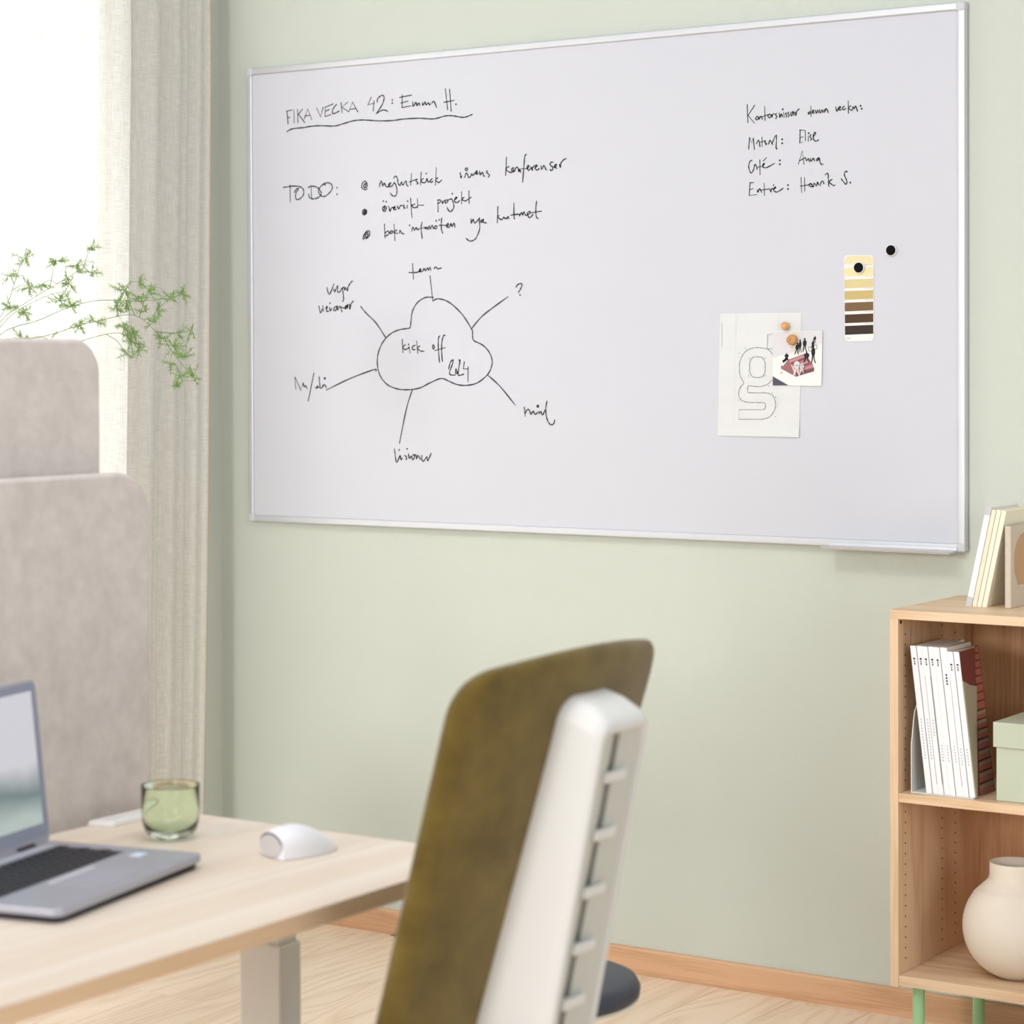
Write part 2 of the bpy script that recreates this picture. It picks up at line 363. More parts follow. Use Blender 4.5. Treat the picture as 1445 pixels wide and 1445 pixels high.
k.st((388, 190), (385, 380), (515, 355), smooth=False).st((350, 232), (525, 198)).st((368, 315), (475, 285)).st((540, 295), (548, 365), (590, 300), (600, 355), (630, 312), (645, 355)).st((680, 305), (690, 350), (720, 295), (735, 340), (770, 310), (785, 340), (800, 325)).st((818, 318), (850, 288), (890, 380))
k.st((1015, 105), (1050, 410)).st((1078, 112), (1100, 435)).st((995, 303), (1145, 275)).dots((1170, 332))
k.done('handwriting', M_ink, wbd, 'underlined handwritten heading at the top left')
k = Ink(395, 225, 10.32)
k.st((48, 408), (200, 388), (300, 402), (345, 450), (335, 530), (265, 585), (228, 560), (235, 490), (270, 430)).st((148, 372), (150, 620)).st((275, 425), (240, 430), (210, 485))
k.st((410, 412), (450, 392), (530, 400), (590, 460), (600, 505), (560, 555), (480, 575), (430, 550), (418, 505)).st((452, 375), (462, 575))
k.st((665, 372), (630, 365), (580, 410), (562, 470), (600, 530), (660, 535), (735, 470), (765, 400), (735, 350), (680, 340), (620, 365)).dots((832, 412), (832, 508))
k.done('handwriting', M_ink, wbd, 'handwritten word TO DO:')
k = Ink(395, 225, 10.32)
k.st((1270, 428), (1235, 440), (1190, 405), (1205, 340), (1245, 318), (1270, 360), (1262, 405), (1225, 405), (1225, 370), (1250, 350), (1245, 395))
k.x0 = 525
k.st((108, 400), (115, 350), (135, 315), (148, 360), (158, 388), (178, 342), (205, 395), (240, 390), (275, 345), (250, 350), (240, 395), (285, 390), (325, 335)).st((325, 335), (350, 380), (362, 440), (355, 510), (315, 538), (262, 490))
k.st((312, 275), (345, 242), (368, 275), (380, 345), (405, 380), (430, 325), (445, 375), (495, 315), (505, 370), (525, 388)).st((575, 200), (562, 375)).st((540, 330), (660, 285)).st((660, 285), (640, 310), (672, 345), (650, 358))
k.st((715, 185), (705, 370)).st((750, 275), (712, 312), (750, 340), (785, 325), (800, 275), (815, 330), (845, 310)).dots((790, 205)).st((880, 280), (850, 305), (855, 335), (890, 315)).st((935, 120), (922, 375)).st((960, 265), (925, 300), (970, 335), (1015, 298))
k.x0, k.y0, k.s = 640, 210, 8.5
k.st((80, 285), (88, 350), (98, 325)).st((133, 345), (152, 290), (172, 315), (182, 345), (205, 330), (218, 298), (232, 322), (262, 282)).ring(155, 245, 15).st((262, 282), (275, 300), (285, 265), (268, 275), (272, 305), (300, 295)).st((312, 265), (320, 315), (345, 280), (360, 325), (375, 325)).st((408, 262), (395, 280), (430, 315), (415, 342))
k.st((635, 98), (625, 320)).st((665, 210), (628, 248), (685, 285), (705, 272), (720, 245), (712, 225), (695, 255), (715, 278), (740, 250)).st((735, 270), (745, 230), (770, 225), (785, 280), (790, 240), (808, 285)).st((875, 65), (855, 90), (845, 200), (828, 402)).st((808, 240), (880, 238)).st((880, 238), (905, 215), (895, 198), (880, 225), (900, 258), (925, 235)).st((930, 215), (945, 262), (950, 225), (975, 200))
k.st((975, 230), (1005, 205), (990, 195), (978, 235), (1005, 255), (1030, 235)).st((1050, 205), (1060, 245), (1085, 200), (1105, 245), (1118, 252)).st((1195, 160), (1165, 165), (1160, 195), (1195, 225), (1175, 262), (1155, 245)).st((1195, 225), (1235, 200), (1225, 185), (1210, 215), (1240, 235)).st((1270, 185), (1282, 225), (1285, 180), (1310, 140), (1352, 115))
k.done('handwriting', M_ink, wbd, 'first handwritten list line with a curled bullet')
k = Ink(505, 265, 8.5)
k.st((80, 255), (105, 275), (100, 310), (70, 325), (55, 300), (65, 265), (90, 270), (95, 300), (75, 310), (70, 285), (88, 285), (80, 300))
k.dots((305, 160), (340, 168)).st((320, 222), (295, 245), (310, 282), (335, 270), (340, 230), (310, 222), (325, 250), (300, 265)).st((370, 220), (385, 285), (400, 245), (425, 235)).st((425, 250), (450, 235), (435, 225), (428, 260), (465, 258)).st((470, 215), (490, 255), (505, 220), (535, 210)).st((555, 205), (545, 222), (565, 240), (550, 250)).st((592, 210), (592, 245)).dots((597, 160))
k.st((632, 125), (648, 362)).st((685, 195), (645, 215), (680, 240), (715, 225)).st((715, 130), (718, 242)).st((715, 210), (790, 208))
k.st((960, 150), (962, 290)).st((955, 150), (985, 145), (985, 175), (955, 190)).st((1005, 155), (1018, 190), (1025, 165), (1050, 150), (1045, 180), (1070, 175), (1080, 150), (1060, 145)).st((1085, 145), (1125, 135), (1145, 180), (1150, 240), (1105, 288), (1068, 235)).dots((1132, 72)).st((1160, 150), (1190, 115), (1170, 120), (1160, 160), (1190, 178), (1225, 150)).st((1245, 45), (1245, 195)).st((1275, 115), (1245, 135), (1285, 158), (1320, 140)).st((1332, 38), (1335, 185)).st((1320, 140), (1360, 112))
k.done('handwriting', M_ink, wbd, 'second handwritten list line, översikt projekt')
k = Ink(505, 265, 8.5)
k.st((62, 625), (70, 570), (110, 520), (140, 525), (135, 580), (95, 610), (70, 590), (90, 545), (120, 540), (118, 580), (92, 590), (95, 560), (112, 560))
k.st((318, 435), (325, 605)).st((320, 580), (360, 565), (375, 530), (350, 520), (325, 550)).st((405, 515), (385, 535), (400, 550), (420, 525), (400, 512)).st((432, 435), (445, 635)).st((470, 505), (430, 535), (480, 548)).st((500, 545), (505, 510), (530, 548), (555, 552))
k.dots((620, 450)).st((648, 520), (655, 475), (670, 485), (680, 510), (700, 475), (715, 505), (735, 490)).st((770, 412), (758, 480), (772, 612)).st((735, 495), (815, 470)).st((800, 475), (815, 495), (825, 470), (840, 500), (855, 455), (868, 495), (890, 450), (905, 490)).st((930, 455), (915, 480), (935, 492), (950, 465), (930, 455)).dots((940, 395), (977, 385))
k.st((1005, 360), (1000, 480), (1018, 548)).st((975, 450), (1060, 450)).st((1060, 465), (1090, 440), (1075, 430), (1062, 465), (1100, 470), (1115, 425), (1130, 465), (1150, 425), (1160, 440), (1165, 475)).st((1424, 594), (1395, 625), (1345, 640), (1295, 605))
k.x0, k.y0, k.s = 640, 265, 10.32
k.st((255, 450), (258, 520), (285, 455), (305, 510), (340, 490), (375, 440)).st((375, 435), (380, 600), (335, 721)).st((430, 465), (400, 480), (410, 505), (435, 455), (440, 505), (480, 510))
k.st((645, 272), (638, 512)).st((665, 405), (640, 425), (700, 465), (715, 450), (735, 425), (745, 450), (770, 440), (780, 455), (790, 415), (808, 450)).st((878, 220), (880, 425), (893, 450)).st((830, 398), (960, 385), (955, 415), (990, 360), (1005, 400), (1025, 350), (1045, 395), (1080, 395), (1120, 360), (1100, 345), (1075, 385), (1110, 438), (1160, 385)).st((1210, 192), (1198, 300), (1205, 420), (1235, 450)).st((1130, 365), (1280, 340))
k.done('handwriting', M_ink, wbd, 'third handwritten list line, boka infomöten')
k = Ink(1045, 135, 8.028)
k.st((75, 100), (82, 305)).st((160, 108), (85, 225), (158, 310), smooth=False).st((185, 235), (170, 260), (185, 275), (205, 245), (185, 232)).st((205, 240), (210, 270), (230, 230), (248, 270)).st((272, 122), (278, 280)).st((245, 240), (310, 215)).st((325, 210), (310, 235), (330, 250), (345, 222), (325, 208)).st((350, 215), (358, 245), (362, 215), (382, 205)).st((410, 200), (395, 215), (412, 240), (395, 260)).st((440, 195), (445, 250), (462, 205), (475, 245)).st((488, 190), (493, 245)).dots((478, 155))
k.st((520, 195), (508, 205), (525, 225), (515, 245)).st((548, 185), (535, 200), (552, 220), (540, 240)).st((590, 180), (568, 205), (580, 228), (600, 180), (605, 225)).st((615, 185), (630, 225), (635, 180), (665, 150))
k.st((790, 180), (765, 195), (775, 210), (795, 190)).st((795, 118), (800, 235)).st((812, 190), (832, 172), (820, 165), (812, 195), (840, 195)).st((850, 165), (858, 200), (875, 165), (885, 195)).st((895, 160), (905, 195), (925, 160), (932, 192)).st((965, 150), (945, 170), (955, 185), (972, 145), (995, 195))
k.st((1078, 125), (1092, 178), (1110, 135)).st((1112, 150), (1135, 130), (1120, 125), (1115, 160), (1145, 158)).st((1180, 120), (1155, 135), (1165, 160), (1195, 145)).st((1220, 58), (1222, 200)).st((1250, 115), (1222, 140), (1262, 165), (1275, 125), (1290, 150), (1305, 115), (1325, 180)).dots((1360, 115), (1373, 148))
k.done('handwriting', M_ink, wbd, 'handwritten heading of the short list at upper right')
k = Ink(1045, 135, 8.028)
k.st((92, 605), (102, 470), (130, 540), (145, 478), (157, 608), smooth=False).st((180, 545), (205, 505), (220, 580)).st((242, 470), (245, 578)).st((215, 530), (275, 510)).st((285, 510), (272, 530), (298, 545), (280, 558)).st((320, 550), (330, 505), (355, 540), (365, 555)).st((355, 545), (405, 445), (402, 590), (415, 600)).dots((472, 495), (472, 540))
k.st((675, 388), (672, 540), (705, 525), smooth=False).st((670, 390), (732, 395), (735, 510), smooth=False).st((672, 478), (710, 465)).st((768, 455), (768, 518)).dots((772, 425)).st((800, 440), (785, 462), (808, 490), (790, 505)).st((820, 470), (850, 430), (840, 415), (825, 450), (830, 500), (855, 515), (885, 500))
k.done('handwriting', M_ink, wbd, 'first handwritten line below the heading at upper right')
k = Ink(1045, 200, 8.028)
k.st((130, 210), (105, 225), (92, 290), (120, 355), (150, 310), (160, 258), (180, 275), (188, 315)).st((218, 205), (220, 375)).st((198, 288), (250, 278)).st((250, 278), (272, 250), (260, 248), (250, 280), (290, 295), (385, 245)).st((295, 180), (258, 218)).dots((445, 212), (445, 255))
k.st((655, 255), (700, 100), (718, 255), smooth=False).st((670, 215), (735, 180)).st((735, 180), (750, 215), (768, 190), (780, 225)).st((790, 190), (800, 222), (825, 185), (838, 220)).st((885, 180), (860, 205), (875, 215), (890, 180), (905, 245), (935, 258))
k.done('handwriting', M_ink, wbd, 'second handwritten line below the heading at upper right')
k = Ink(1045, 200, 8.028)
k.st((108, 465), (98, 610), (182, 598), smooth=False).st((105, 465), (150, 462)).st((105, 545), (145, 530)).st((190, 545), (195, 575), (215, 530), (238, 575)).st((265, 468), (272, 608)).st((232, 548), (330, 535)).st((335, 545), (345, 570), (350, 535), (370, 530)).st((370, 545), (400, 520), (388, 515), (375, 550), (415, 570), (485, 525)).st((376, 483), (371, 503)).dots((538, 492), (538, 535))
k.st((685, 402), (692, 575)).st((725, 405), (728, 560)).st((675, 503), (765, 490)).st((765, 490), (800, 475), (815, 510), (780, 500), (790, 475), (825, 512)).st((825, 512), (835, 470), (860, 500), (872, 455), (885, 490)).st((900, 500), (915, 455), (935, 450), (945, 480)).st((958, 375), (990, 358), (995, 420), (1000, 510)).st((1040, 425), (1005, 455), (1050, 495), (1072, 488))
k.st((1210, 345), (1195, 332), (1175, 370), (1195, 420), (1205, 460), (1190, 480), (1140, 420)).dots((1243, 463))
k.done('handwriting', M_ink, wbd, 'last handwritten line of the short list at upper right')
k = Ink(435, 360, 7.225)
k.st((1063, 85), (1072, 245)).st((1025, 178), (1110, 175), (1150, 150)).st((1130, 165), (1150, 150), (1140, 140), (1128, 168), (1165, 165), (1180, 135), (1195, 160), (1215, 130), (1225, 155), (1240, 125), (1250, 155)).st((1280, 140), (1300, 120), (1320, 140), (1360, 130))
k.st((190, 328), (215, 402), (262, 292)).st((262, 345), (270, 375), (300, 310), (300, 375), (325, 370), (345, 335), (355, 385), (360, 450), (350, 472)).st((345, 345), (362, 325), (372, 360), (380, 330), (400, 365), (405, 330), (425, 290), (452, 262))
k.st((108, 518), (125, 590), (145, 550)).st((148, 515), (155, 575)).st((175, 545), (195, 520), (185, 570), (210, 572)).st((215, 530), (225, 570), (240, 540)).dots((222, 490)).st((265, 540), (258, 560), (280, 565), (290, 525), (265, 535)).st((295, 515), (300, 560), (320, 520), (345, 580)).st((335, 530), (370, 540), (395, 510), (375, 530), (385, 548), (405, 500), (400, 545)).st((420, 500), (425, 555), (435, 500), (460, 468))
k.x0, k.y0 = 405, 500
k.st((80, 232), (90, 355)).st((85, 235), (143, 370), (165, 290), smooth=False).st((165, 290), (175, 330), (190, 320), (205, 350)).st((275, 190), (215, 478)).st((315, 320), (292, 345), (325, 335)).st((328, 228), (340, 345), (375, 315), (360, 325), (385, 310), (402, 345)).dots((385, 245), r=.0035)
k.x0, k.y0, k.s = 540, 590, 14.45
k.st((240, 625), (250, 720), (285, 905), (355, 760), (370, 850), (400, 810)).dots((337, 650), (497, 628)).st((445, 755), (492, 810), (470, 850)).st((525, 730), (540, 820), (580, 775)).st((600, 770), (590, 800), (620, 850), (650, 780), (620, 745), (680, 760), (690, 835), (720, 760), (770, 845)).st((800, 760), (795, 840), (830, 880), (905, 790), (920, 875), (990, 715))
k.x0, k.y0, k.s = 680, 540, 12.04
k.st((720, 415), (735, 575)).st((735, 530), (760, 470), (800, 458), (835, 540), (870, 480), (905, 540), (960, 490)).st((995, 490), (965, 530), (1000, 490), (1030, 550), (1075, 460)).st((1108, 310), (1085, 440), (1100, 590), (1140, 690), (1190, 715), (1225, 690), (1235, 635)).dots((950, 400), r=.0042)
k.x0, k.y0 = 640, 385
k.st((1062, 245), (1085, 205), (1140, 182), (1165, 205), (1140, 270), (1103, 335)).dots((1130, 375))
k.done('handwriting', M_ink, wbd, 'handwritten words around the cloud drawing')
k = Ink(550, 460, 9.03)
k.st((158, 170), (168, 340)).st((200, 238), (165, 275), (205, 300), (250, 270)).st((245, 265), (260, 348)).dots((240, 235)).st((325, 245), (290, 265), (290, 300), (325, 300)).st((342, 190), (357, 350)).st((385, 255), (350, 285), (400, 320), (438, 322)).st((555, 240), (545, 265), (555, 295), (570, 270), (555, 240)).st((640, 128), (622, 150), (618, 280), (635, 465)).st((708, 122), (685, 125), (665, 200), (660, 320), (672, 458)).st((572, 315), (710, 275))
k.st((750, 555), (770, 470), (805, 430), (800, 480), (760, 610), (835, 625)).st((845, 545), (838, 600), (860, 600), (845, 545)).st((880, 440), (895, 440), (870, 600), (885, 628), (945, 615)).st((950, 455), (938, 548), (1000, 545), smooth=False).st((998, 520), (995, 710))
k.done('handwriting', M_ink, wbd, 'handwritten words kick off 2024 inside the cloud')
k = Ink(400, 350, 3.44)
k.st((728, 240), (690, 240), (650, 265), (625, 310), (617, 375), (610, 389), (570, 395), (530, 410), (495, 440), (468, 485), (455, 545), (465, 610), (500, 660), (550, 683), (600, 688), (660, 680), (710, 655), (765, 633), (800, 645), (840, 662), (885, 667), (940, 655), (990, 615), (1010, 575), (1012, 540), (995, 500), (965, 470), (925, 450), (918, 430), (918, 405), (910, 388), (870, 325), (820, 275), (780, 252), (745, 247), (725, 258))
k.st((711, 135), (725, 258)).st((1090, 237), (1020, 287), (960, 335), (912, 393)).st((993, 618), (1050, 670), (1125, 762)).st((448, 597), (440, 590), (320, 635), (208, 690)).st((625, 690), (597, 780), (563, 948)).st((375, 283), (400, 315), (450, 365), (498, 438))
k.done('cloud_drawing', M_ink, wbd, 'hand-drawn cloud with six spokes')

# ---- poster with the outlined letter
def quad_sheet(name, corners, yy, material, parent=None, lift=0, n=14, thick=.0003, sag=None):
    """thin sheet of paper, slightly bowed off the board; corners tl,tr,br,bl in photo pixels"""
    P = [Vector(at(u, v, 1, yy)) for u, v in corners]; V = []; Fc = []
    for j in range(n+1):
        for i in range(n+1):
            s, t = i/n, j/n
            q = (P[0]*(1-s)+P[1]*s)*(1-t)+(P[3]*(1-s)+P[2]*s)*t
            q.y = yy-(sag(s, t) if sag else 0); V.append(q)
    m0 = len(V); V += [q+Vector((0, thick, 0)) for q in V]
    for j in range(n):
        for i in range(n):
            k0 = j*(n+1)+i; Fc.append((k0, k0+n+1, k0+n+2, k0+1)); Fc.append((m0+k0, m0+k0+1, m0+k0+n+2, m0+k0+n+1))
    for i in range(n):
        Fc.append((i, i+1, m0+i+1, m0+i)); k0 = n*(n+1)+i; Fc.append((k0+1, k0, m0+k0, m0+k0+1))
        a0 = i*(n+1); Fc.append((a0+n+1, a0, m0+a0, m0+a0+n+1)); b0 = a0+n; Fc.append((b0, b0+n+1, m0+b0+n+1, m0+b0))
    return link(name, mesh(V, Fc), material, parent)
pc = at(1072, 530, 1, BY)
poster = thing('poster', 'large off-white paper sheet printed with an outlined lowercase letter g', 'poster', (pc[0], BY, pc[2]))
quad_sheet('sheet', ((1016, 442.5), (1131, 441), (1128, 617), (1012.6, 614.8)), BY-.0008, M_sheet, poster, sag=lambda s, t: .003*max(0, t-.75)**2*16*(.3+.7*s))
PYY = BY-.0014
k = Ink(1005, 430, 7.225, PYY-.0003, .0011)
for q in (((78, 445), (930, 440)), ((75, 740), (900, 740)), ((75, 970), (925, 975)), ((245, 90), (215, 1290)), ((678, 90), (665, 1290))): k.st(*q)
k.done('grid_lines', M_faint, poster)
k = Ink(1005, 430, 7.225, PYY-.0005, .0016)
k.st((555, 448), (500, 440), (455, 437), (400, 445), (340, 475), (290, 550), (275, 640), (285, 725), (325, 797)).st((325, 797), (280, 850), (270, 920), (300, 975), (370, 995), (440, 997), (520, 997)).st((520, 997), (540, 1010), (540, 1050), (525, 1070)).st((525, 1070), (272, 1070), (268, 1167), (490, 1168), smooth=False)
k.st((490, 1168), (540, 1162), (600, 1130), (640, 1060), (645, 1000), (620, 930), (570, 902), (520, 898), (380, 897), (360, 885), (360, 845), (375, 825), (410, 832), (500, 833), (570, 805), (610, 765)).st((565, 450), (605, 490), (625, 520)).st((620, 300), (565, 305), (560, 450), smooth=False).st((560, 452), (615, 445))
k.st((460, 530), (410, 540), (383, 590), (380, 640), (383, 690), (410, 732), (460, 742), (510, 732), (537, 690), (540, 640), (537, 590), (510, 540), (460, 530))
k.dots((335, 438), (275, 495), (378, 548), (540, 548), (372, 722), (540, 722), (575, 830), (610, 898), (648, 945), (272, 972), (645, 1142), (425, 832), r=.0012)
k.done('letter_outline', M_pencil, poster, 'outlined lowercase letter g')
k = Ink(1005, 430, 7.225, PYY-.0003, .0014)
for yy in range(190, 430, 16): k.st((98, yy), (98, yy+11))
k.done('small_print', M_pencil, poster)

# ---- picture card
CY = BY-.0030
cc_ = at(1125, 505, 1, BY)
card = thing('picture_card', 'small square picture card of people on reddish steps, overlapping the large sheet', 'picture', (cc_[0], BY, cc_[2]))
quad_sheet('card', ((1090, 467.5), (1160.6, 466.8), (1159.2, 544.7), (1090.4, 543.8)), CY, M_paper, card, thick=.0005)
def prt(name, col, polys, dy, label=None):
    k = Ink(1085, 440, 12.04, CY-dy)
    for p in polys: k.poly(*p)
    mm = MATS.get(name+'_print') or mat(name+'_print', col, .75)
    return k.done(name, mm, card, label)
prt('backdrop', (214, 212, 216), [[(64, 342), (905, 330), (903, 550), (600, 630), (64, 785)]], .0002)
prt('yellow_tint', (214, 212, 180), [[(400, 335), (475, 333), (470, 650), (410, 700)]], .0003)
prt('dark_corner', (84, 78, 92), [[(65, 1095), (335, 1250), (65, 1250)]], .0003)
prt('steps_side', (152, 106, 108), [[(205, 915), (240, 920), (325, 815), (355, 850), (460, 1105), (205, 965)]], .0003)
prt('steps', (172, 118, 120), [[(325, 815), (600, 712), (650, 760), (740, 880), (770, 960), (768, 1012), (460, 1105), (430, 960), (380, 900)]], .00035)
prt('step_shadow', (118, 72, 80), [[(370, 870), (640, 765), (650, 790), (385, 900)], [(420, 960), (700, 860), (715, 885), (430, 990)], [(455, 1040), (765, 950), (768, 1005), (460, 1098)]], .0004)
prt('step_highlight', (198, 150, 146), [[(345, 835), (610, 738), (625, 752), (360, 855)], [(400, 935), (675, 830), (690, 845), (412, 950)], [(440, 1010), (745, 915), (757, 928), (447, 1028)]], .00045)
def figure(x, y, h, wd, lean=0, bend=0):
    """small printed silhouette, y is the head top, h total height"""
    L = lambda a, b: (x+a*wd+lean*(b*h), y+b*h)
    head = [(x+.16*h*.45*math.cos(t*PI/4), y+.075*h+.075*h*math.sin(t*PI/4)) for t in range(8)]
    return [head, [L(-.12, .15), L(.2, .14), L(.5, .24), L(.48, .48), L(.3, .56), L(-.3, .56), L(-.5, .46), L(-.42, .24)],
            [L(-.3, .55), L(0, .55), L(-.15, .8), L(-.42, 1), L(-.6, .97)], [L(0, .55), L(.3, .55), L(.35, .78), L(.62, .96), L(.4, 1), L(.12, .8)]]
P = []
for a_ in ((490, 520, 210, 62, -.1), (530, 470, 230, 48), (608, 445, 240, 66), (785, 408, 120, 48, -.15), (755, 480, 150, 50, -.1), (750, 560, 320, 66, .02), (300, 700, 130, 70), (640, 672, 190, 90)): P += figure(*a_)
P += [[(225, 830), (300, 780), (335, 800), (245, 870)], [(185, 1050), (235, 1015), (215, 1045)]]
prt('silhouettes', (30, 28, 38), P, .0005)
P = []
for a_ in ((470, 795, 290, 100), (560, 850, 200, 70)): P += figure(*a_)[1:]
prt('pale_figures', (214, 210, 212), P, .0006)
k = Ink(1085, 440, 12.04, CY-.0007, .0011)
k.ring(706, 632, 38).ring(785, 600, 36).st((440, 905), (520, 915), (600, 895)).st((560, 930), (600, 1000), (560, 1050)).st((600, 930), (620, 1000), (590, 1060))
k.done('bicycle_wheels', M_ink, card)

# ---- colour swatch card
SY = BY-.0012
sc_ = at(1212, 420, 1, BY)
sw = thing('swatch_card', 'tall rounded paint swatch card with seven bars from cream to dark brown', 'swatch card', (sc_[0], BY, sc_[2]))
def bil(s, t, c=((1191, 360.2), (1232.5, 359.8), (1233, 481.3), (1192.2, 481.8))):
    x = (c[0][0]*(1-s)+c[1][0]*s)*(1-t)+(c[3][0]*(1-s)+c[2][0]*s)*t; y = (c[0][1]*(1-s)+c[1][1]*s)*(1-t)+(c[3][1]*(1-s)+c[2][1]*s)*t
    q = at(x, y, 1, SY); return q
rr = rrect(0, 1, 0, 1, .1, 5); rr = [(x if .1 < x < .9 else x, y) for x, y in rr]
def rr_wh(r):  # rounded rectangle in card fractions, corner radius equal in metres
    o = []
    for (cx, cy, a) in ((1, 1, 0), (0, 1, 90), (0, 0, 180), (1, 0, 270)):
        for i in range(6):
            t = math.radians(a+18*i); o.append((abs(cx-r)+r*math.cos(t), abs(cy-r/2.6)+r/2.6*math.sin(t)))
    return o
poly = rr_wh(.12)
link('card', Acc().prism(poly, lambda p: bil(*p), lambda p: bil(*p)+np.array((0, .0008, 0))).done(), M_paper, sw)
bars = [(0, .105, (226, 213, 172)), (.142, .242, (234, 218, 168)), (.278, .378, (212, 196, 142)), (.412, .512, (196, 172, 112)), (.546, .646, (116, 87, 54)), (.683, .783, (72, 45, 14)), (.815, .918, (46, 31, 14))]
for i, (t0, t1, col) in enumerate(bars):
    if i == 0: q = [(0.02, t1), (.98, t1)]+[(min(max(x, .02), .98), max(y, .004)) for x, y in poly if y < .06][::-1]; q = [(.02, .105), (.98, .105), (.98, .05), (.88, .006), (.12, .006), (.02, .05)]
    else: q = [(.01, t0+.006), (.985, t0-.004), (.985, t1-.004), (.01, t1+.006)]
    pts = [bil(*p)-np.array((0, .0003, 0)) for p in q]
    link('colour_bar', mesh(pts, [tuple(range(len(pts)))]), mat('swatch_%d' % i, col, .6), sw)
k = Ink(0, 0, 1, SY-.0003, .0009)
for yy in (373.5, 390, 406.5, 423.3, 439.8, 456.5): k.st((1221, yy), (1225, yy)).st((1226.5, yy), (1230, yy))
k.st((1195, 476.5), (1199.5, 476.5)).st((1195, 478.3), (1199.5, 478.3)).st((1226, 477), (1229, 477))
k.done('small_print', M_pencil, sw)
def magnet(u, v, label, y0):
    c = at(u, v, 1, y0-.01); t = thing('magnet', label, 'magnet', (c[0], y0, c[2]), 'round magnets on the whiteboard')
    link('rim', Acc().cyl((c[0], y0, c[2]), (c[0], y0-.006, c[2]), .0128, .0128, 32).done(), M_paper, t, bevel=.001)
    link('cap', Acc().cyl((c[0], y0-.006, c[2]), (c[0], y0-.0080, c[2]), .0113, .0108, 32).done(), M_black, t, bevel=.0008)
magnet(1256, 353, 'black round magnet alone on the whiteboard, right of the swatch card', BY)
magnet(1210.5, 377.5, 'black round magnet holding the paint swatch card', SY-.0004)
c = at(1107.3, 460, 1, BY-.012)
t = thing('wooden_magnet', 'smooth round wooden ball magnet on the large sheet, above the cork one', 'magnet', (c[0], PYY-.0003, c[2]))
link('ball', Acc().lathe([(0.0001, -.0)]+[(.0097*math.sin(a), .0097-.0097*math.cos(a)) for a in np.linspace(.5, PI-.01, 14)], n=32).done(), M_wood_ball, t, local=True, smooth=True).rotation_euler = (PI/2, 0, 0)
c = at(1116.8, 479.5, 1, BY-.014)
t = thing('cork_magnet', 'rounded cork pin magnet holding the picture card', 'magnet', (c[0], CY-.0008, c[2]))
ob = link('cork', Acc().lathe([(0.0001, 0), (.0095, 0), (.0118, .004), (.0124, .009), (.0105, .0145), (.006, .0165), (.0001, .017)], n=32).done(), M_cork, t, local=True, smooth=True); ob.rotation_euler = (PI/2, 0, 0)
a = Acc()
for i in range(16):
    q = random.uniform(0, 2*PI); r = random.uniform(.001, .010)
    a.cyl((r*math.cos(q), -.0125-.004*(1-r/.0105), r*math.sin(q)), (r*math.cos(q), -.0135-.0042*(1-r/.0105), r*math.sin(q)), random.uniform(.0004, .0010), n=6)
link('pits', a.done(), mat('dark_cork_pit', (60, 30, 14), .9), t, local=True)['kind'] = 'stuff'

# ------------------------------------------------------------------ bookcase
X0, X1, YF, ZT, ZB, TH = -2.0103, -1.2103, -.3533, .9337, .1622, .0185
bc = thing('bookcase', 'light oak open bookcase on mint green legs against the wall', 'bookcase', ((X0+X1)/2, YF/2, 0))
box('top_panel', X0, X1, YF, -.003, ZT-TH, ZT, M_oakx, bc)
box('side_panel', X0, X0+TH, YF, -.003, ZB, ZT-TH, M_oak, bc); box('side_panel', X1-TH, X1, YF, -.003, ZB, ZT-TH, M_oak, bc)
box('shelf', X0+TH, X1-TH, YF+.001, -.010, .541, .5595, M_oakx, bc)
box('bottom_panel', X0+TH, X1-TH, YF+.001, -.003, ZB+.003, ZB+.0245, M_oakx, bc)
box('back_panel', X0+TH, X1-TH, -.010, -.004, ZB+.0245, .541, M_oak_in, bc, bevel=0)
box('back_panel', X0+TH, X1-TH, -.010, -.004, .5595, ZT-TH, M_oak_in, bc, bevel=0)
a = Acc(); hx = X0+TH
for yh in (YF+.035, -.13, -.06):
    for z in np.arange(.215, .90, .0215):
        if abs(z-.55) < .02: continue
        a.cyl((hx, yh, z), (hx+.0004, yh, z), .0022, n=8)
link('peg_holes', a.done(), mat('drilled_hole', (70, 45, 25), .9), bc)['kind'] = 'stuff'
link('cam_lock', Acc().cyl((hx, YF+.062, .882), (hx+.001, YF+.062, .882), .0075, n=20).done(), M_alu, bc)
link('corner_dowel', Acc().cyl((hx, YF+.012, .908), (hx+.0012, YF+.012, .908), .004, n=12).done(), M_slot, bc)
for (lx, ly) in ((-1.965, YF+.04), (-1.945, -.045), (X1+.0-.045, YF+.04), (X1-.065, -.045)):
    lg = link('leg', Acc().cyl((lx, ly, 0), (lx, ly, ZB-.004), .0125, n=28).done(), M_mint, bc, smooth=False, bevel=.001)
box('leg_frame', X0+.022, X1-.022, YF+.030, YF+.055, ZB-.004, ZB, M_mint, bc); box('leg_frame', X0+.022, X1-.022, -.058, -.03, ZB-.004, ZB, M_mint, bc)
box('leg_frame', X0+.022, X0+.062, YF+.055, -.058, ZB-.004, ZB, M_mint, bc); box('leg_frame', X1-.062, X1-.022, YF+.055, -.058, ZB-.004, ZB, M_mint, bc)

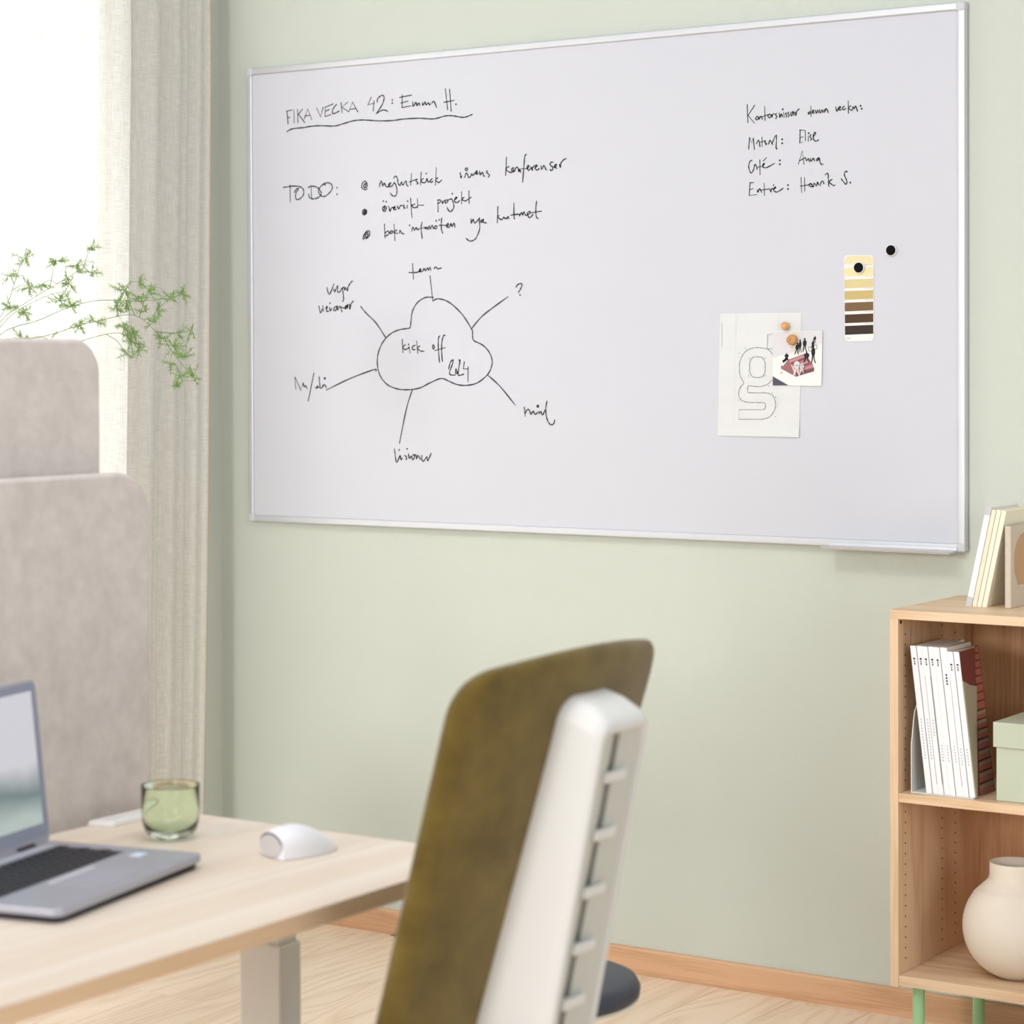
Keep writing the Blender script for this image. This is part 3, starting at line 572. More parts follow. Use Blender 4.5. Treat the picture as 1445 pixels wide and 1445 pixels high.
# file holder and magazines (sheared lean towards the left)
ZS = .5600
M_holder = mat('pale_grey_card', (222, 224, 220), .7); M_holder2 = mat('grey_green_card', (168, 160, 136), .85)
hold = thing('magazine_file', 'pale grey card magazine file holding the white-spined magazines', 'magazine file', (-1.905, -.25, ZS))
def side_poly(z_front):
    return [(-.335, ZS), (-.335, ZS+.10)]+[(-.335+.012*math.sin(t)+.0, ZS+.10+(z_front-.10)*t/1.5) for t in (.5, 1.0)]+[(-.318, ZS+z_front), (-.29, ZS+z_front+.03), (-.22, ZS+z_front+.055), (-.10, ZS+z_front+.06), (-.10, ZS)]
hx0 = -1.972
link('side_panel', Acc().prism(side_poly(.165), lambda p: (hx0, p[0], p[1]), lambda p: (hx0+.002, p[0], p[1])).done(), M_holder, hold)
box('base_panel', hx0+.002, -1.836, -.335, -.10, ZS, ZS+.002, M_holder, hold, bevel=0)
box('back_panel', hx0+.002, -1.945, -.102, -.10, ZS+.002, ZS+.20, M_holder, hold, bevel=0)
sh = lambda z: -.036*(z-ZS)/.30
mags = []
xs = [-1.934+i*.0137 for i in range(8)]
thk = [.0135, .0125, .0125, .0128, .0128, .0160, .0125, .0130]
x = -1.9385
M_spine = mat('white_magazine_spine', (240, 240, 242), .4)
M_pages = mat('magazine_page_edges', (200, 186, 170), .8, nscale=300, col2=(168, 148, 130), stretch=(3, .05, .05))
M_cover = mat('dark_red_cover', (118, 58, 54), .5)
nm = ['first white-spined magazine from the left in the file', 'second white-spined magazine from the left in the file', 'third white-spined magazine from the left, with a dark-marked edge', 'fourth white-spined magazine from the left in the file',
      'fifth white-spined magazine from the left in the file', 'sixth magazine from the left, thickest, with small letters down its spine', 'seventh white-spined magazine from the left, slightly lower', 'rightmost white-spined magazine in the file, with a dark red cover']
for i in range(8):
    t_ = thk[i]; h = .298 if i < 6 else .291; yf = -.334+(.002 if i % 2 else 0); yb = yf+(.16 if i < 4 else .125 if i < 7 else .105)
    z0 = ZS+.0024
    mg = thing('magazine', nm[i], 'magazine', (x+t_/2, (yf+yb)/2, z0), 'white-spined magazines in the file')
    def L3(px, py, pz): return (px+sh(pz), py, pz)
    def slab(x0_, x1_, y0_, y1_, za, zb):
        return Acc().add([L3(x0_, y0_, za), L3(x1_, y0_, za), L3(x1_, y1_, za), L3(x0_, y1_, za), L3(x0_, y0_, zb), L3(x1_, y0_, zb), L3(x1_, y1_, zb), L3(x0_, y1_, zb)],
                         [(0, 3, 2, 1), (4, 5, 6, 7), (0, 1, 5, 4), (1, 2, 6, 5), (2, 3, 7, 6), (3, 0, 4, 7)]).done()
    link('pages', slab(x+.0008, x+t_-.0018, yf+.0015, yb-.001, z0+.0006, z0+h-.0012), M_pages, mg)
    cv = slab(x+.0002, x+t_-.0006, yf, yf+.0016, z0, z0+h); link('spine', cv, M_spine, mg, bevel=.0004, seg=1)
    link('cover', slab(x+t_-.0018, x+t_-.0010, yf+.0016, yb, z0, z0+h), M_cover if i == 7 else M_spine, mg)
    # tiny spine print
    a = Acc()
    def dash(zc, hh, ww): a.add([L3(x+t_/2-ww/2, yf-.0002, z0+zc-hh/2), L3(x+t_/2+ww/2, yf-.0002, z0+zc-hh/2), L3(x+t_/2+ww/2, yf-.0002, z0+zc+hh/2), L3(x+t_/2-ww/2, yf-.0002, z0+zc+hh/2)], [(0, 1, 2, 3)])
    if i != 5:
        dash(h-.026, .0035, .0045); dash(h-.031, .0025, .003); dash(h-.036, .0045, .0025)
    else:
        for q in range(4): dash(h-.055-q*.006, .0040, .0035)
    link('spine_print', a.done(), M_ink, mg)
    a = Acc()
    for q in range(14 if i < 2 else 6): dash(h*.5-q*.006-(.05 if i > 2 else 0), .0032, .0030)
    link('faint_spine_print', a.done(), mat('pale_grey_ink_%d' % i, (190, 192, 200), .7), mg)
    if i in (1, 2, 5):
        a = Acc(); a.add([L3(x+t_-.0012, yf-.0003, z0+.02), L3(x+t_-.0002, yf-.0003, z0+.02), L3(x+t_-.0002, yf-.0003, z0+h*.8), L3(x+t_-.0009, yf-.0003, z0+h*.8)], [(0, 1, 2, 3)])
        link('dark_edge', a.done(), mat('dark_navy_edge_%d' % i, (46, 40, 60), .7), mg)
    x += t_
# cover picture on the last magazine: a red stair fanning upwards
def CV(y_, z_): return (x-.0009+sh(z_), y_, z_)
zt_ = ZS+.004; q_ = 0; A1 = Acc(); A2 = Acc(); A3 = Acc()
yR = -.334+.104
while zt_ < ZS+.285:
    f0 = (zt_-ZS)/.30; hh = .0235-.010*f0
    ya = -.334+.030+.058*f0
    A1.add([CV(ya, zt_), CV(yR, zt_), CV(yR, zt_+hh*.86), CV(ya, zt_+hh*.80)], [(0, 1, 2, 3)])
    A2.add([CV(ya, zt_+hh*.80), CV(yR, zt_+hh*.86), CV(yR, zt_+hh), CV(ya, zt_+hh)], [(0, 1, 2, 3)])
    if f0 < .55: A3.add([tuple(np.array(CV(ya, zt_+hh*.45))+np.array((.0001, 0, 0))), tuple(np.array(CV(yR, zt_+hh*.5))+np.array((.0001, 0, 0))), tuple(np.array(CV(yR, zt_+hh*.84))+np.array((.0001, 0, 0))), tuple(np.array(CV(ya+.008, zt_+hh*.8))+np.array((.0001, 0, 0)))], [(0, 1, 2, 3)])
    zt_ += hh
for nm_, A_, col_ in (('stair_print', A1, (168, 98, 88)), ('stair_gap_print', A2, (84, 34, 32)), ('stair_tread_print', A3, (150, 140, 120))):
    link(nm_, A_.done(), mat('cover_'+nm_, col_, .55), mg)['kind'] = 'stuff'
# right panel of the file: a wedge whose front edge leans along with the magazines
xr = x+.0006
link('side_panel', Acc().prism([(-.333, ZS+.0022), (-.333, ZS+.236), (-.300, ZS+.224), (-.268, ZS+.218), (-.326, ZS+.0022)], lambda p: (xr+sh(p[1]), p[0], p[1]), lambda p: (xr+.0016+sh(p[1]), p[0], p[1])).done(), M_holder2, hold)

# sage storage box
bx = thing('storage_box', 'sage green lidded cardboard box on the middle shelf', 'box', (-1.66, -.2, ZS))
box('box_body', -1.792, -1.53, -.325, -.09, ZS, .70, M_sagebox, bx, bevel=.0012)
a = Acc(); a.box(-1.797, -1.525, -.330, -.085, .668, .718); link('lid', a.done(), M_sagebox, bx, bevel=.0012)

# vase
vc = (-1.787, -.235)
vs_ = thing('vase', 'round beige stoneware vase with a short wide neck on the bottom shelf', 'vase', (vc[0], vc[1], .1868))
R = .1065; prof = [(.0001, .0), (.030, .0), (.035, .001)]
zc = .1035
for t in np.linspace(-1.2, 1.04, 28): prof.append((R*math.cos(t)**.97, zc+R*1.0*math.sin(t)))
prof += [(.0535, .2035), (.0520, .208), (.0520, .2335), (.0510, .2350), (.0490, .2335), (.0485, .2060), (.060, .194), (.085, .17), (.09, .10), (.05, .02), (.0001, .012)]
ks = [p for p in prof]
link('body', Acc().lathe(ks, (vc[0], vc[1], .1868), 64).done(), M_vase, vs_, smooth=True)

# leaning books on top of the bookcase
ZT2 = ZT+.0004
def leaning_book(name, label, x0_, th, h, y0_, y1_, col, cap=None, lean=math.radians(12.5), extra=None):
    t = thing(name, label, 'book', (x0_, y0_, ZT2), 'books leaning on the bookcase')
    t.rotation_euler.y = lean
    # local frame: spine at y=0, thickness along +x, height along z
    a = Acc().box(0, th, 0, .003, 0, h); link('spine', a.done(), col, t, local=True, bevel=.0006, seg=1)
    link('pages', Acc().box(.0012, th-.0022, .003, y1_-y0_-.002, .001, h-.0015).done(), M_bpages, t, local=True)
    link('cover', Acc().box(0, .0012, .003, y1_-y0_, 0, h).done(), col, t, local=True)
    link('cover', Acc().box(th-.0022, th-.0006, .003, y1_-y0_, 0, h).done(), col, t, local=True)
    if cap:
        for (za, zb) in ((0, .021), (h-.019, h)):
            link('grey_spine_band', Acc().box(-.0002, th+.0002, -.0003, .003, za, zb).done(), cap, t, local=True)
    return t
M_bwhite = mat('white_book_cloth', (238, 238, 240), .7); M_bgrey = mat('grey_book_band', (198, 198, 200), .7)
M_bcream = mat('cream_book_board', (236, 226, 202), .75); M_bcream2 = mat('pale_cream_board', (240, 234, 214), .75); M_bpages = mat('book_pages', (236, 232, 218), .85)
yb0 = -.207
lb = math.radians(12.2); cl = math.cos(lb)
xx = -1.907+.001
specs = [('white book with grey spine ends, first of the leaning books', .0160, .214, M_bwhite, M_bgrey), ('slim cream book leaning beside the white book', .0125, .206, M_bcream, None),
         ('pale cream book leaning between two other cream books', .0125, .206, M_bcream2, None), ('cream book leaning last, its bare cover facing right', .0135, .205, M_bcream2, None)]
for lab, th, h, cm, cap in specs:
    leaning_book('book', lab, xx, th*.84-.0010, h, yb0, yb0+.15, cm, cap, lb); xx += th*.84/cl
sl = thing('cloth_book', 'upright linen-covered book with a tan arch on its cover', 'book', (-1.822, -.13, ZT2))
M_linen = mat('beige_linen_cover', (205, 192, 176), .85, bump=.3, bscale=900, nscale=200, col2=(214, 202, 186)); M_tan = mat('tan_arch_print', (196, 160, 124), .85)
box('pages', -1.8205+.0022, -1.8080-.0018, yb0+.003, -.055, ZT2+.002, ZT2+.166, M_bpages, sl, bevel=0)
box('cover', -1.8205, -1.8185, yb0, -.053, ZT2, ZT2+.168, M_linen, sl, bevel=.0005); box('cover', -1.8098, -1.8078, yb0, -.053, ZT2, ZT2+.168, M_linen, sl, bevel=.0005)
box('spine', -1.8185, -1.8098, yb0, yb0+.003, ZT2, ZT2+.168, M_linen, sl, bevel=.0005)
pa = []
for i in range(19):
    t = PI*i/18; pa.append((-.128-.060*math.cos(t), ZT2+.100+.052*math.sin(t)))
pa = [(-.188, ZT2+.03)]+pa+[(-.068, ZT2+.03)]
pa = [(-.17, ZT2+.045), (-.188, ZT2+.075)]+pa[1:-1]+[(-.068, ZT2+.075), (-.085, ZT2+.045)]
link('arch_print', mesh([(-1.8075, p[0], p[1]) for p in pa], [tuple(range(len(pa)))]), M_tan, sl)

# ------------------------------------------------------------------ desk
DZ = .73
dk = thing('desk', 'pale wood-topped desk on white telescopic legs', 'desk', (-2.22, -2.75, 0))
dx0, dx1, dy0, dy1 = -2.535, -1.896, -3.55, -1.972
dp = rrect(dx0, dx1, dy0, dy1, .012, 5)
link('table_top', Acc().prism(dp, lambda p: (p[0], p[1], DZ), lambda p: (p[0], p[1], DZ-.026)).done(), M_desk, dk, bevel=.002)
eb = rrect(dx0-.0006, dx1+.0006, dy0-.0006, dy1+.0006, .012, 5)
a = Acc(); n = len(eb); a.add([(p[0], p[1], DZ-.0022) for p in eb]+[(p[0], p[1], DZ-.0240) for p in eb], [(i, (i+1) % n, n+(i+1) % n, n+i) for i in range(n)])
link('edge_band', a.done(), M_deske, dk)
for yl in (-2.075, -3.38):
    lg = link('leg', Acc().box(-2.258, -2.180, yl-.033, yl+.017, .035, .585).done(), M_white, dk, bevel=.004, seg=3)
    link('inner_column', Acc().box(-2.252, -2.185, yl-.029, yl+.013, .585, DZ-.055).done(), M_white, lg, bevel=.003, local=False)
    link('foot', Acc().box(-2.50, -1.93, yl-.035, yl+.02, 0, .032).done(), M_white, lg, bevel=.004)
    link('cross_arm', Acc().box(-2.46, -1.98, yl-.03, yl+.015, DZ-.055, DZ-.026).done(), M_white, lg, bevel=.002)
box('beam', -2.232, -2.186, -3.36, -2.11, DZ-.06, DZ-.03, M_white, dk)

def felt_screen(label, xc, th, y0_, y1_, z0_, z1_, r):
    t = thing('desk_screen', label, 'desk screen', (xc, (y0_+y1_)/2, z0_), 'felt desk screens')
    p = rrect(y0_, y1_, z0_, z1_, r, 10, rs=(.01, r, r, .01))
    link('felt_panel', Acc().prism(p, lambda q: (xc-th/2, q[0], q[1]), lambda q: (xc+th/2, q[0], q[1])).done(), M_screen, t, bevel=.008, seg=4)
    for yy in (y0_+.2, y1_-.25):
        box('clamp', xc-th/2-.004, xc+th/2+.002, yy-.02, yy+.02, z0_-.012, z0_+.02, M_grey_plastic, t)
    return t
felt_screen('grey felt screen, the nearer and lower one, along the back edge of the wooden desk', -2.575, .028, -3.5, -1.962, .60, 1.267, .07)
# partner desk, raised to standing height, behind the screen
pd = thing('partner_desk', 'raised desk standing behind the felt screens', 'desk', (-2.98, -2.75, 0))
link('table_top', Acc().prism(rrect(-3.30, -2.66, -3.55, -2.03, .012, 5), lambda p: (p[0], p[1], .98), lambda p: (p[0], p[1], .954)).done(), M_desk, pd, bevel=.002)
for yl in (-2.2, -3.4):
    lg = link('leg', Acc().box(-3.01, -2.95, yl-.03, yl+.03, .03, .954).done(), M_white, pd, bevel=.004); link('foot', Acc().box(-3.27, -2.70, yl-.03, yl+.03, 0, .03).done(), M_white, lg, bevel=.004)
felt_screen('grey felt screen, the farther and taller one, rising behind the nearer screen', -2.630, .028, -3.5, -2.016, .92, 1.478, .055)

cv = thing('cable_cover', 'flat white cable cover lying on the desk against the felt screen', 'cable cover', (-2.51, -2.08, DZ))
link('lid', Acc().add([(-2.534, -2.14, DZ), (-2.492, -2.125, DZ), (-2.492, -2.0, DZ), (-2.534, -1.985, DZ), (-2.532, -2.136, DZ+.008), (-2.494, -2.122, DZ+.008), (-2.494, -2.003, DZ+.008), (-2.532, -1.988, DZ+.008)],
                      [(0, 3, 2, 1), (4, 5, 6, 7), (0, 1, 5, 4), (1, 2, 6, 5), (2, 3, 7, 6), (3, 0, 4, 7)]).done(), M_white, cv, bevel=.0015)
link('seam', Acc().box(-2.5145, -2.5135, -2.12, -2.01, DZ+.0079, DZ+.0083).done(), M_greysp, cv)

# ------------------------------------------------------------------ laptop (local frame: x towards the user, y along the hinge)
lp = thing('laptop', 'open silver laptop with black keys on the wooden desk', 'laptop', (-2.437, -2.322, DZ), rz=math.radians(12))
M_lap = mat('silver_laptop', (172, 173, 184), .38, .4); M_lapd = mat('dark_laptop_underside', (44, 42, 50), .6); M_key = mat('black_key', (34, 34, 42), .5)
LW, LD = .372, .258
bp_ = rrect(-LW, 0, 0, LD, .016, 6)
base = link('base', Acc().prism(bp_, lambda p: (p[1], p[0], .020), lambda p: (p[1], p[0], .009)).done(), M_lap, lp, local=True, bevel=.002)
link('underside', Acc().prism(rrect(-LW+.004, -.004, .004, LD-.004, .014, 6), lambda p: (p[1], p[0], .009), lambda p: (p[1]*.98+.002, p[0]*.98-.003, .0)).done(), M_lapd, lp, local=True)
link('keyboard_well', Acc().box(.040, .148, -LW+.028, -.032, .0199, .0203).done(), mat('dark_key_well', (60, 60, 70), .6), base, local=True)
kme = Acc().box(-.0072, .0072, -.0077, .0077, 0, .0016).done(); kme.materials.append(M_key)
for r in range(6):
    for q in range(16):
        yk = -LW+.041+q*.0193+(0.004 if r % 2 else 0)
        if yk > -.038: continue
        o = bpy.data.objects.new('key', kme); C.objects.link(o); o.parent = base; o.location = (.050+r*.0176, yk, .0202)
link('speaker_strip', Acc().box(.018, .030, -LW+.03, -.030, .0199, .0204).done(), mat('pale_speaker_grille', (190, 190, 198), .6), base, local=True)
link('touchpad', Acc().box(.166, .238, -.245, -.135, .0199, .0202).done(), mat('grey_touchpad', (158, 158, 170), .45), base, local=True)
link('touchpad_button', Acc().box(.158, .165, -.245, -.135, .0199, .0206).done(), mat('pale_button', (208, 208, 212), .45), base, local=True)
link('sticker', Acc().box(.168, .186, -.056, -.032, .0199, .0203).done(), mat('pale_blue_sticker', (206, 222, 240), .5), base, local=True)
link('slot', Acc().box(.10, .15, -LW-.0004, -LW+.001, .010, .015).done(), M_black, base, local=True)
lid = bpy.data.objects.new('lid', None); C.objects.link(lid); lid.parent = lp; lid.location = (.006, 0, .018); lid.rotation_euler.y = math.radians(-6)
lp_ = rrect(-LW, 0, 0, .236, .012, 6)
link('lid_shell', Acc().prism(lp_, lambda p: (0, p[0], p[1]), lambda p: (-.007, p[0], p[1])).done(), M_lap, lid, local=True, bevel=.0015)
link('bezel', Acc().prism(rrect(-LW+.004, -.004, .012, .232, .009, 6), lambda p: (.0006, p[0], p[1]), lambda p: (0, p[0], p[1])).done(), mat('slate_bezel', (140, 146, 166), .4), lid, local=True)
Ms = mat('lit_display', (214, 216, 224), .2, emis=.42)
nt = Ms.node_tree; b = nt.nodes['Principled BSDF']; tc = nt.nodes.new('ShaderNodeTexCoord'); sp = nt.nodes.new('ShaderNodeSeparateXYZ'); nt.links.new(tc.outputs['Object'], sp.inputs[0])
cr = nt.nodes.new('ShaderNodeValToRGB'); cr.color_ramp.elements[0].position = .02; cr.color_ramp.elements[0].color = lin((190, 204, 200)); cr.color_ramp.elements[1].position = .10; cr.color_ramp.elements[1].color = lin((222, 222, 230))
e = cr.color_ramp.elements.new(.055); e.color = lin((120, 140, 142))
nz_ = nt.nodes.new('ShaderNodeTexNoise'); nz_.inputs['Scale'].default_value = 9; nt.links.new(tc.outputs['Object'], nz_.inputs[0])
ma = nt.nodes.new('ShaderNodeMath'); ma.operation = 'MULTIPLY_ADD'; ma.inputs[1].default_value = -.05; nt.links.new(nz_.outputs[0], ma.inputs[0]); nt.links.new(sp.outputs[2], ma.inputs[2])
nt.links.new(ma.outputs[0], cr.inputs[0]); nt.links.new(cr.outputs[0], b.inputs['Emission Color']); b.inputs['Base Color'].default_value = (.02, .02, .02, 1)
b.inputs['Emission Strength'].default_value = .95
link('display', Acc().box(.0006, .0010, -LW+.016, -.016, .030, .220).done(), Ms, lid, local=True)
link('hinge', Acc().cyl((0, -.045, .0), (0, -.085, .0), .006, n=16).cyl((0, -LW+.045, 0), (0, -LW+.085, 0), .006, n=16).done(), M_lapd, lid, local=True)

# ------------------------------------------------------------------ drinking glass
gc = at(241, 1183, 2, DZ)
gl = thing('drinking_glass', 'green tinted glass tumbler standing on the desk behind the laptop', 'glass', (gc[0], gc[1], DZ))
Mg = bpy.data.materials.new('green_glass'); Mg.use_nodes = True; b = Mg.node_tree.nodes['Principled BSDF']
b.inputs['Base Color'].default_value = (.86, .955, .82, 1); b.inputs['Roughness'].default_value = .0; b.inputs['Transmission Weight'].default_value = 1; b.inputs['IOR'].default_value = 1.45
prof = [(.0001, .0), (.022, .0), (.031, .004), (.0385, .013), (.0422, .026), (.0432, .04), (.0436, .079), (.0431, .0805), (.0426, .079), (.0421, .04), (.0408, .028), (.036, .017), (.027, .0115), (.0001, .0105)]
link('tumbler', Acc().lathe(prof, (gc[0], gc[1], DZ+.0003), 56).done(), Mg, gl, smooth=True)

# ------------------------------------------------------------------ mouse
mc = at(424, 1204, 2, DZ)
ms = thing('computer_mouse', 'white computer mouse lying on the wooden desk', 'mouse', (mc[0], mc[1], DZ), rz=math.radians(72))
M_mouse = mat('glossy_white_plastic', (240, 240, 246), .28); M_mside = mat('warm_grey_side', (196, 193, 190), .5)
nu, nv = 26, 14; v = []; f = []
def mp_(s, t):   # s along length 0..1 (front to back), t across -1..1 over the hump
    x = -.050+.104*s
    wdt = .034*(math.sin(PI*(.25+.70*s))**.45)
    hgt = .044*(math.sin(PI*(.30+.65*s))**.8)
    a = (t+1)/2*PI
    return (x, -wdt*math.cos(a), max(0.0008, hgt*math.sin(a)**.75))
for i in range(nu+1):
    for j in range(nv+1): v.append(mp_(i/nu, -1+2*j/nv))
for i in range(nu):
    for j in range(nv): q = i*(nv+1)+j; f.append((q, q+nv+1, q+nv+2, q+1))
f.append(tuple(range(nv+1))); f.append(tuple(nu*(nv+1)+j for j in range(nv, -1, -1)))
body = link('shell', fixn(mesh(v, f)), M_mouse, ms, local=True, smooth=True)
# grey front button face, tilted oval, and its dark seam
fr_ = []; sm = []
for i in range(28):
    t = 2*PI*i/28
    fr_.append((-.0512+.001*math.sin(t), .0285*math.cos(t), .0178+.0170*math.sin(t)))
cen = (-.0535, 0, .0170)
link('grey_front', mesh(fr_+[cen], [(i, (i+1) % 28, 28) for i in range(28)]), M_mside, ms, local=True, smooth=True)
link('seam', Acc().tube([fr_[i] for i in range(1, 14)], [.0004+.0011*math.sin(PI*i/12) for i in range(13)], 6).done(), mat('dark_seam', (70, 66, 84), .7), ms, local=True, smooth=True)

# ------------------------------------------------------------------ office chair
ch = thing('office_chair', 'olive green fabric office chair with a white plastic back column', 'office chair', (-1.93, -2.19, 0))
yc0 = -2.19
def backx(y, z):   # rear surface of the backrest
    k = (y-yc0)/.24
    return -1.600-.045*k*k+.31*(z-1.0)
v = []; f = []; NU, NV = 40, 44; hw0 = .236; zt0, zb0 = 1.060, .50
def outline(s, t):
    # s -1..1 across, t 0..1 bottom to top with rounded corners
    z = zb0+(zt0-zb0)*t; hw = hw0-.020*(1-t)
    rr_ = .060
    if z > zt0-rr_: hw -= rr_-math.sqrt(max(0, rr_**2-(z-(zt0-rr_))**2))
    if z < zb0+rr_: hw -= rr_-math.sqrt(max(0, rr_**2-((zb0+rr_)-z)**2))
    return yc0+s*hw, z
ts = [.5-.5*math.cos(PI*i/NV) for i in range(NV+1)]
for side in (0, 1):
    for i in range(NV+1):
        for j in range(NU+1):
            s = math.sin((j/NU-.5)*PI)
            y, z = outline(s, ts[i])
            edge = min(1, (1-abs(s))/.10, ) ; edge = math.sqrt(max(0, 1-(1-edge)**2))
            te = min(1, (1-ts[i])*(zt0-zb0)/.028, ts[i]*(zt0-zb0)/.028); te = math.sqrt(max(0, 1-(1-te)**2))
            th = .015*edge*te
            x = backx(y, z)-.012
            v.append((x+(th if side == 0 else -th*1.3), y, z+.012*(1-s*s)*max(0, ts[i]-.8)/.2))
M1 = (NV+1)*(NU+1)
for side in (0, 1):
    for i in range(NV):
        for j in range(NU):
            q = side*M1+i*(NU+1)+j; f.append((q, q+1, q+NU+2, q+NU+1) if side == 0 else (q, q+NU+1, q+NU+2, q+1))
bm_ = mesh(v, f); bmm = bmesh.new(); bmm.from_mesh(bm_); bmesh.ops.remove_doubles(bmm, verts=bmm.verts, dist=.0002); bmesh.ops.recalc_face_normals(bmm, faces=bmm.faces); bmm.to_mesh(bm_); bmm.free()
link('backrest', bm_, M_olive, ch, smooth=True)
# back column: rounded ring in the (y, height) plane, swept out to the rear
def col(y, z, dpt):
    k = dpt/.074; return (backx(yc0, z)*(1-k)+(-1.538+.205*(z-.974))*k, y, z)
Y0, Y1, ZB0, ZT0 = -2.252, -2.128, .40, 1.012
def ring_at(dpt, inset, topdrop, rad):
    o = []
    for (y, z) in rrect(Y0+inset, Y1-inset, ZB0, ZT0-topdrop, rad, 8, rs=(.004, rad, rad, .004)): o.append(col(y, z, dpt))
    return o
rings = [ring_at(-.004, -.002, .0, .030), ring_at(.030, 0, .008, .030), ring_at(.058, .000, .022, .026), ring_at(.070, .003, .032, .022), ring_at(.074, .010, .042, .016), ring_at(.070, .0125, .048, .013), ring_at(.052, .0145, .052, .012)]
v = []; f = []; n = len(rings[0])
for r_ in rings: v += r_
for k_ in range(len(rings)-1):
    f += [(k_*n+i, k_*n+(i+1) % n, (k_+1)*n+(i+1) % n, (k_+1)*n+i) for i in range(n)]
link('back_column', fixn(mesh(v, f)), M_whitesp, ch, smooth=True)
inner = ring_at(.024, .014, .055, .012)
col_in = bpy.data.objects['back_column'] if 'back_column' in bpy.data.objects else None
def strip(y0_, y1_, za, zb, d0, d1):
    pts = [col(y0_, za, d0), col(y1_, za, d0), col(y1_, zb, d0), col(y0_, zb, d0), col(y0_, za, d1), col(y1_, za, d1), col(y1_, zb, d1), col(y0_, zb, d1)]
    return Acc().add(pts, [(0, 3, 2, 1), (4, 5, 6, 7), (0, 1, 5, 4), (1, 2, 6, 5), (2, 3, 7, 6), (3, 0, 4, 7)])
def plate(ya, da, yb_, db):
    za, zb = ZB0, ZT0-.05
    pts = [col(ya, za, da-.008), col(yb_, za, db-.008), col(yb_, zb, db-.008), col(ya, zb, da-.008), col(ya, za, da), col(yb_, za, db), col(yb_, zb, db), col(ya, zb, da)]
    return Acc().add(pts, [(0, 3, 2, 1), (4, 5, 6, 7), (0, 1, 5, 4), (1, 2, 6, 5), (2, 3, 7, 6), (3, 0, 4, 7)])
link('inner_plate', plate(Y0+.013, .068, -2.199, .060).done(), M_greysp, col_in)
link('inner_plate', plate(-2.183, .060, Y1-.013, .068).done(), M_greysp, col_in)
link('gap_backing', strip(-2.205, -2.176, ZB0, ZT0-.052, .040, .050).done(), M_slot, col_in)
for z in (.905, .829, .753, .678, .604, .53, .456):
    link('rung', strip(-2.214, -2.163, z-.0075, z+.0075, .060, .070).done(), M_whitesp, col_in, bevel=.003)
# seat and base
sp_ = rrect(-2.11, -1.70, -2.42, -1.95, .09, 8)
link('seat', Acc().prism(sp_, lambda p: (p[0], p[1], .44), lambda p: (p[0], p[1], .39)).done(), M_olive, ch, bevel=.02, seg=4)
link('seat_mount', Acc().box(-2.03, -1.83, -2.27, -2.11, .34, .392).done(), M_whitesp, ch, bevel=.01)
link('back_bracket', Acc().add([(-1.86, -2.24, .37), (-1.86, -2.14, .37), (-1.86, -2.14, .405), (-1.86, -2.24, .405), (-1.70, -2.24, .40), (-1.70, -2.14, .40), (-1.71, -2.14, .45), (-1.71, -2.24, .45)],
                               [(0, 3, 2, 1), (4, 5, 6, 7), (0, 1, 5, 4), (1, 2, 6, 5), (2, 3, 7, 6), (3, 0, 4, 7)]).done(), M_whitesp, ch, bevel=.004)
link('gas_column', Acc().cyl((-1.93, -2.19, .10), (-1.93, -2.19, .24), .030).cyl((-1.93, -2.19, .24), (-1.93, -2.19, .37), .016).done(), M_whitesp, ch)
for i in range(5):
    t = math.radians(-90+72*i); ex, ey = -1.93+.27*math.cos(t), -2.19+.27*math.sin(t)
    lg = link('base_leg', Acc().tube([(-1.93+.02*math.cos(t), -2.19+.02*math.sin(t), .112), (-1.93+.14*math.cos(t), -2.19+.14*math.sin(t), .10), (ex, ey, .075)], [.022, .018, .013], 10).done(), M_whitesp, ch, smooth=True)
    nx, ny_ = -math.sin(t), math.cos(t)
    link('castor', Acc().cyl((ex-nx*.022, ey-ny_*.022, .0275), (ex-nx*.006, ey-ny_*.006, .0275), .0272).cyl((ex+nx*.006, ey+ny_*.006, .0275), (ex+nx*.022, ey+ny_*.022, .0275), .0272).cyl((ex, ey, .03), (ex, ey, .075), .006).done(), M_black, lg, bevel=.003)

# ------------------------------------------------------------------ stool beyond the chair
sx, sy = -2.108, -1.535
stl = thing('stool', 'round stool with a charcoal padded seat, mostly hidden behind the office chair', 'stool', (sx, sy, 0))
link('seat', Acc().lathe([(.0001, .395), (.165, .395), (.172, .400), (.174, .412), (.168, .424), (.150, .429), (.0001, .430)], (sx, sy, 0), 56).done(), M_stool, stl, smooth=True)
link('shell', Acc().lathe([(.0001, .372), (.10, .374), (.155, .386), (.172, .3955), (.165, .397), (.0001, .395)], (sx, sy, 0), 56).done(), M_shell, stl, smooth=True)
link('column', Acc().cyl((sx, sy, .02), (sx, sy, .374), .025, .025).done(), M_white, stl)
link('base_plate', Acc().lathe([(.0001, 0), (.13, 0), (.135, .006), (.12, .012), (.03, .022), (.0001, .022)], (sx, sy, 0), 48).done(), M_white, stl, smooth=True)

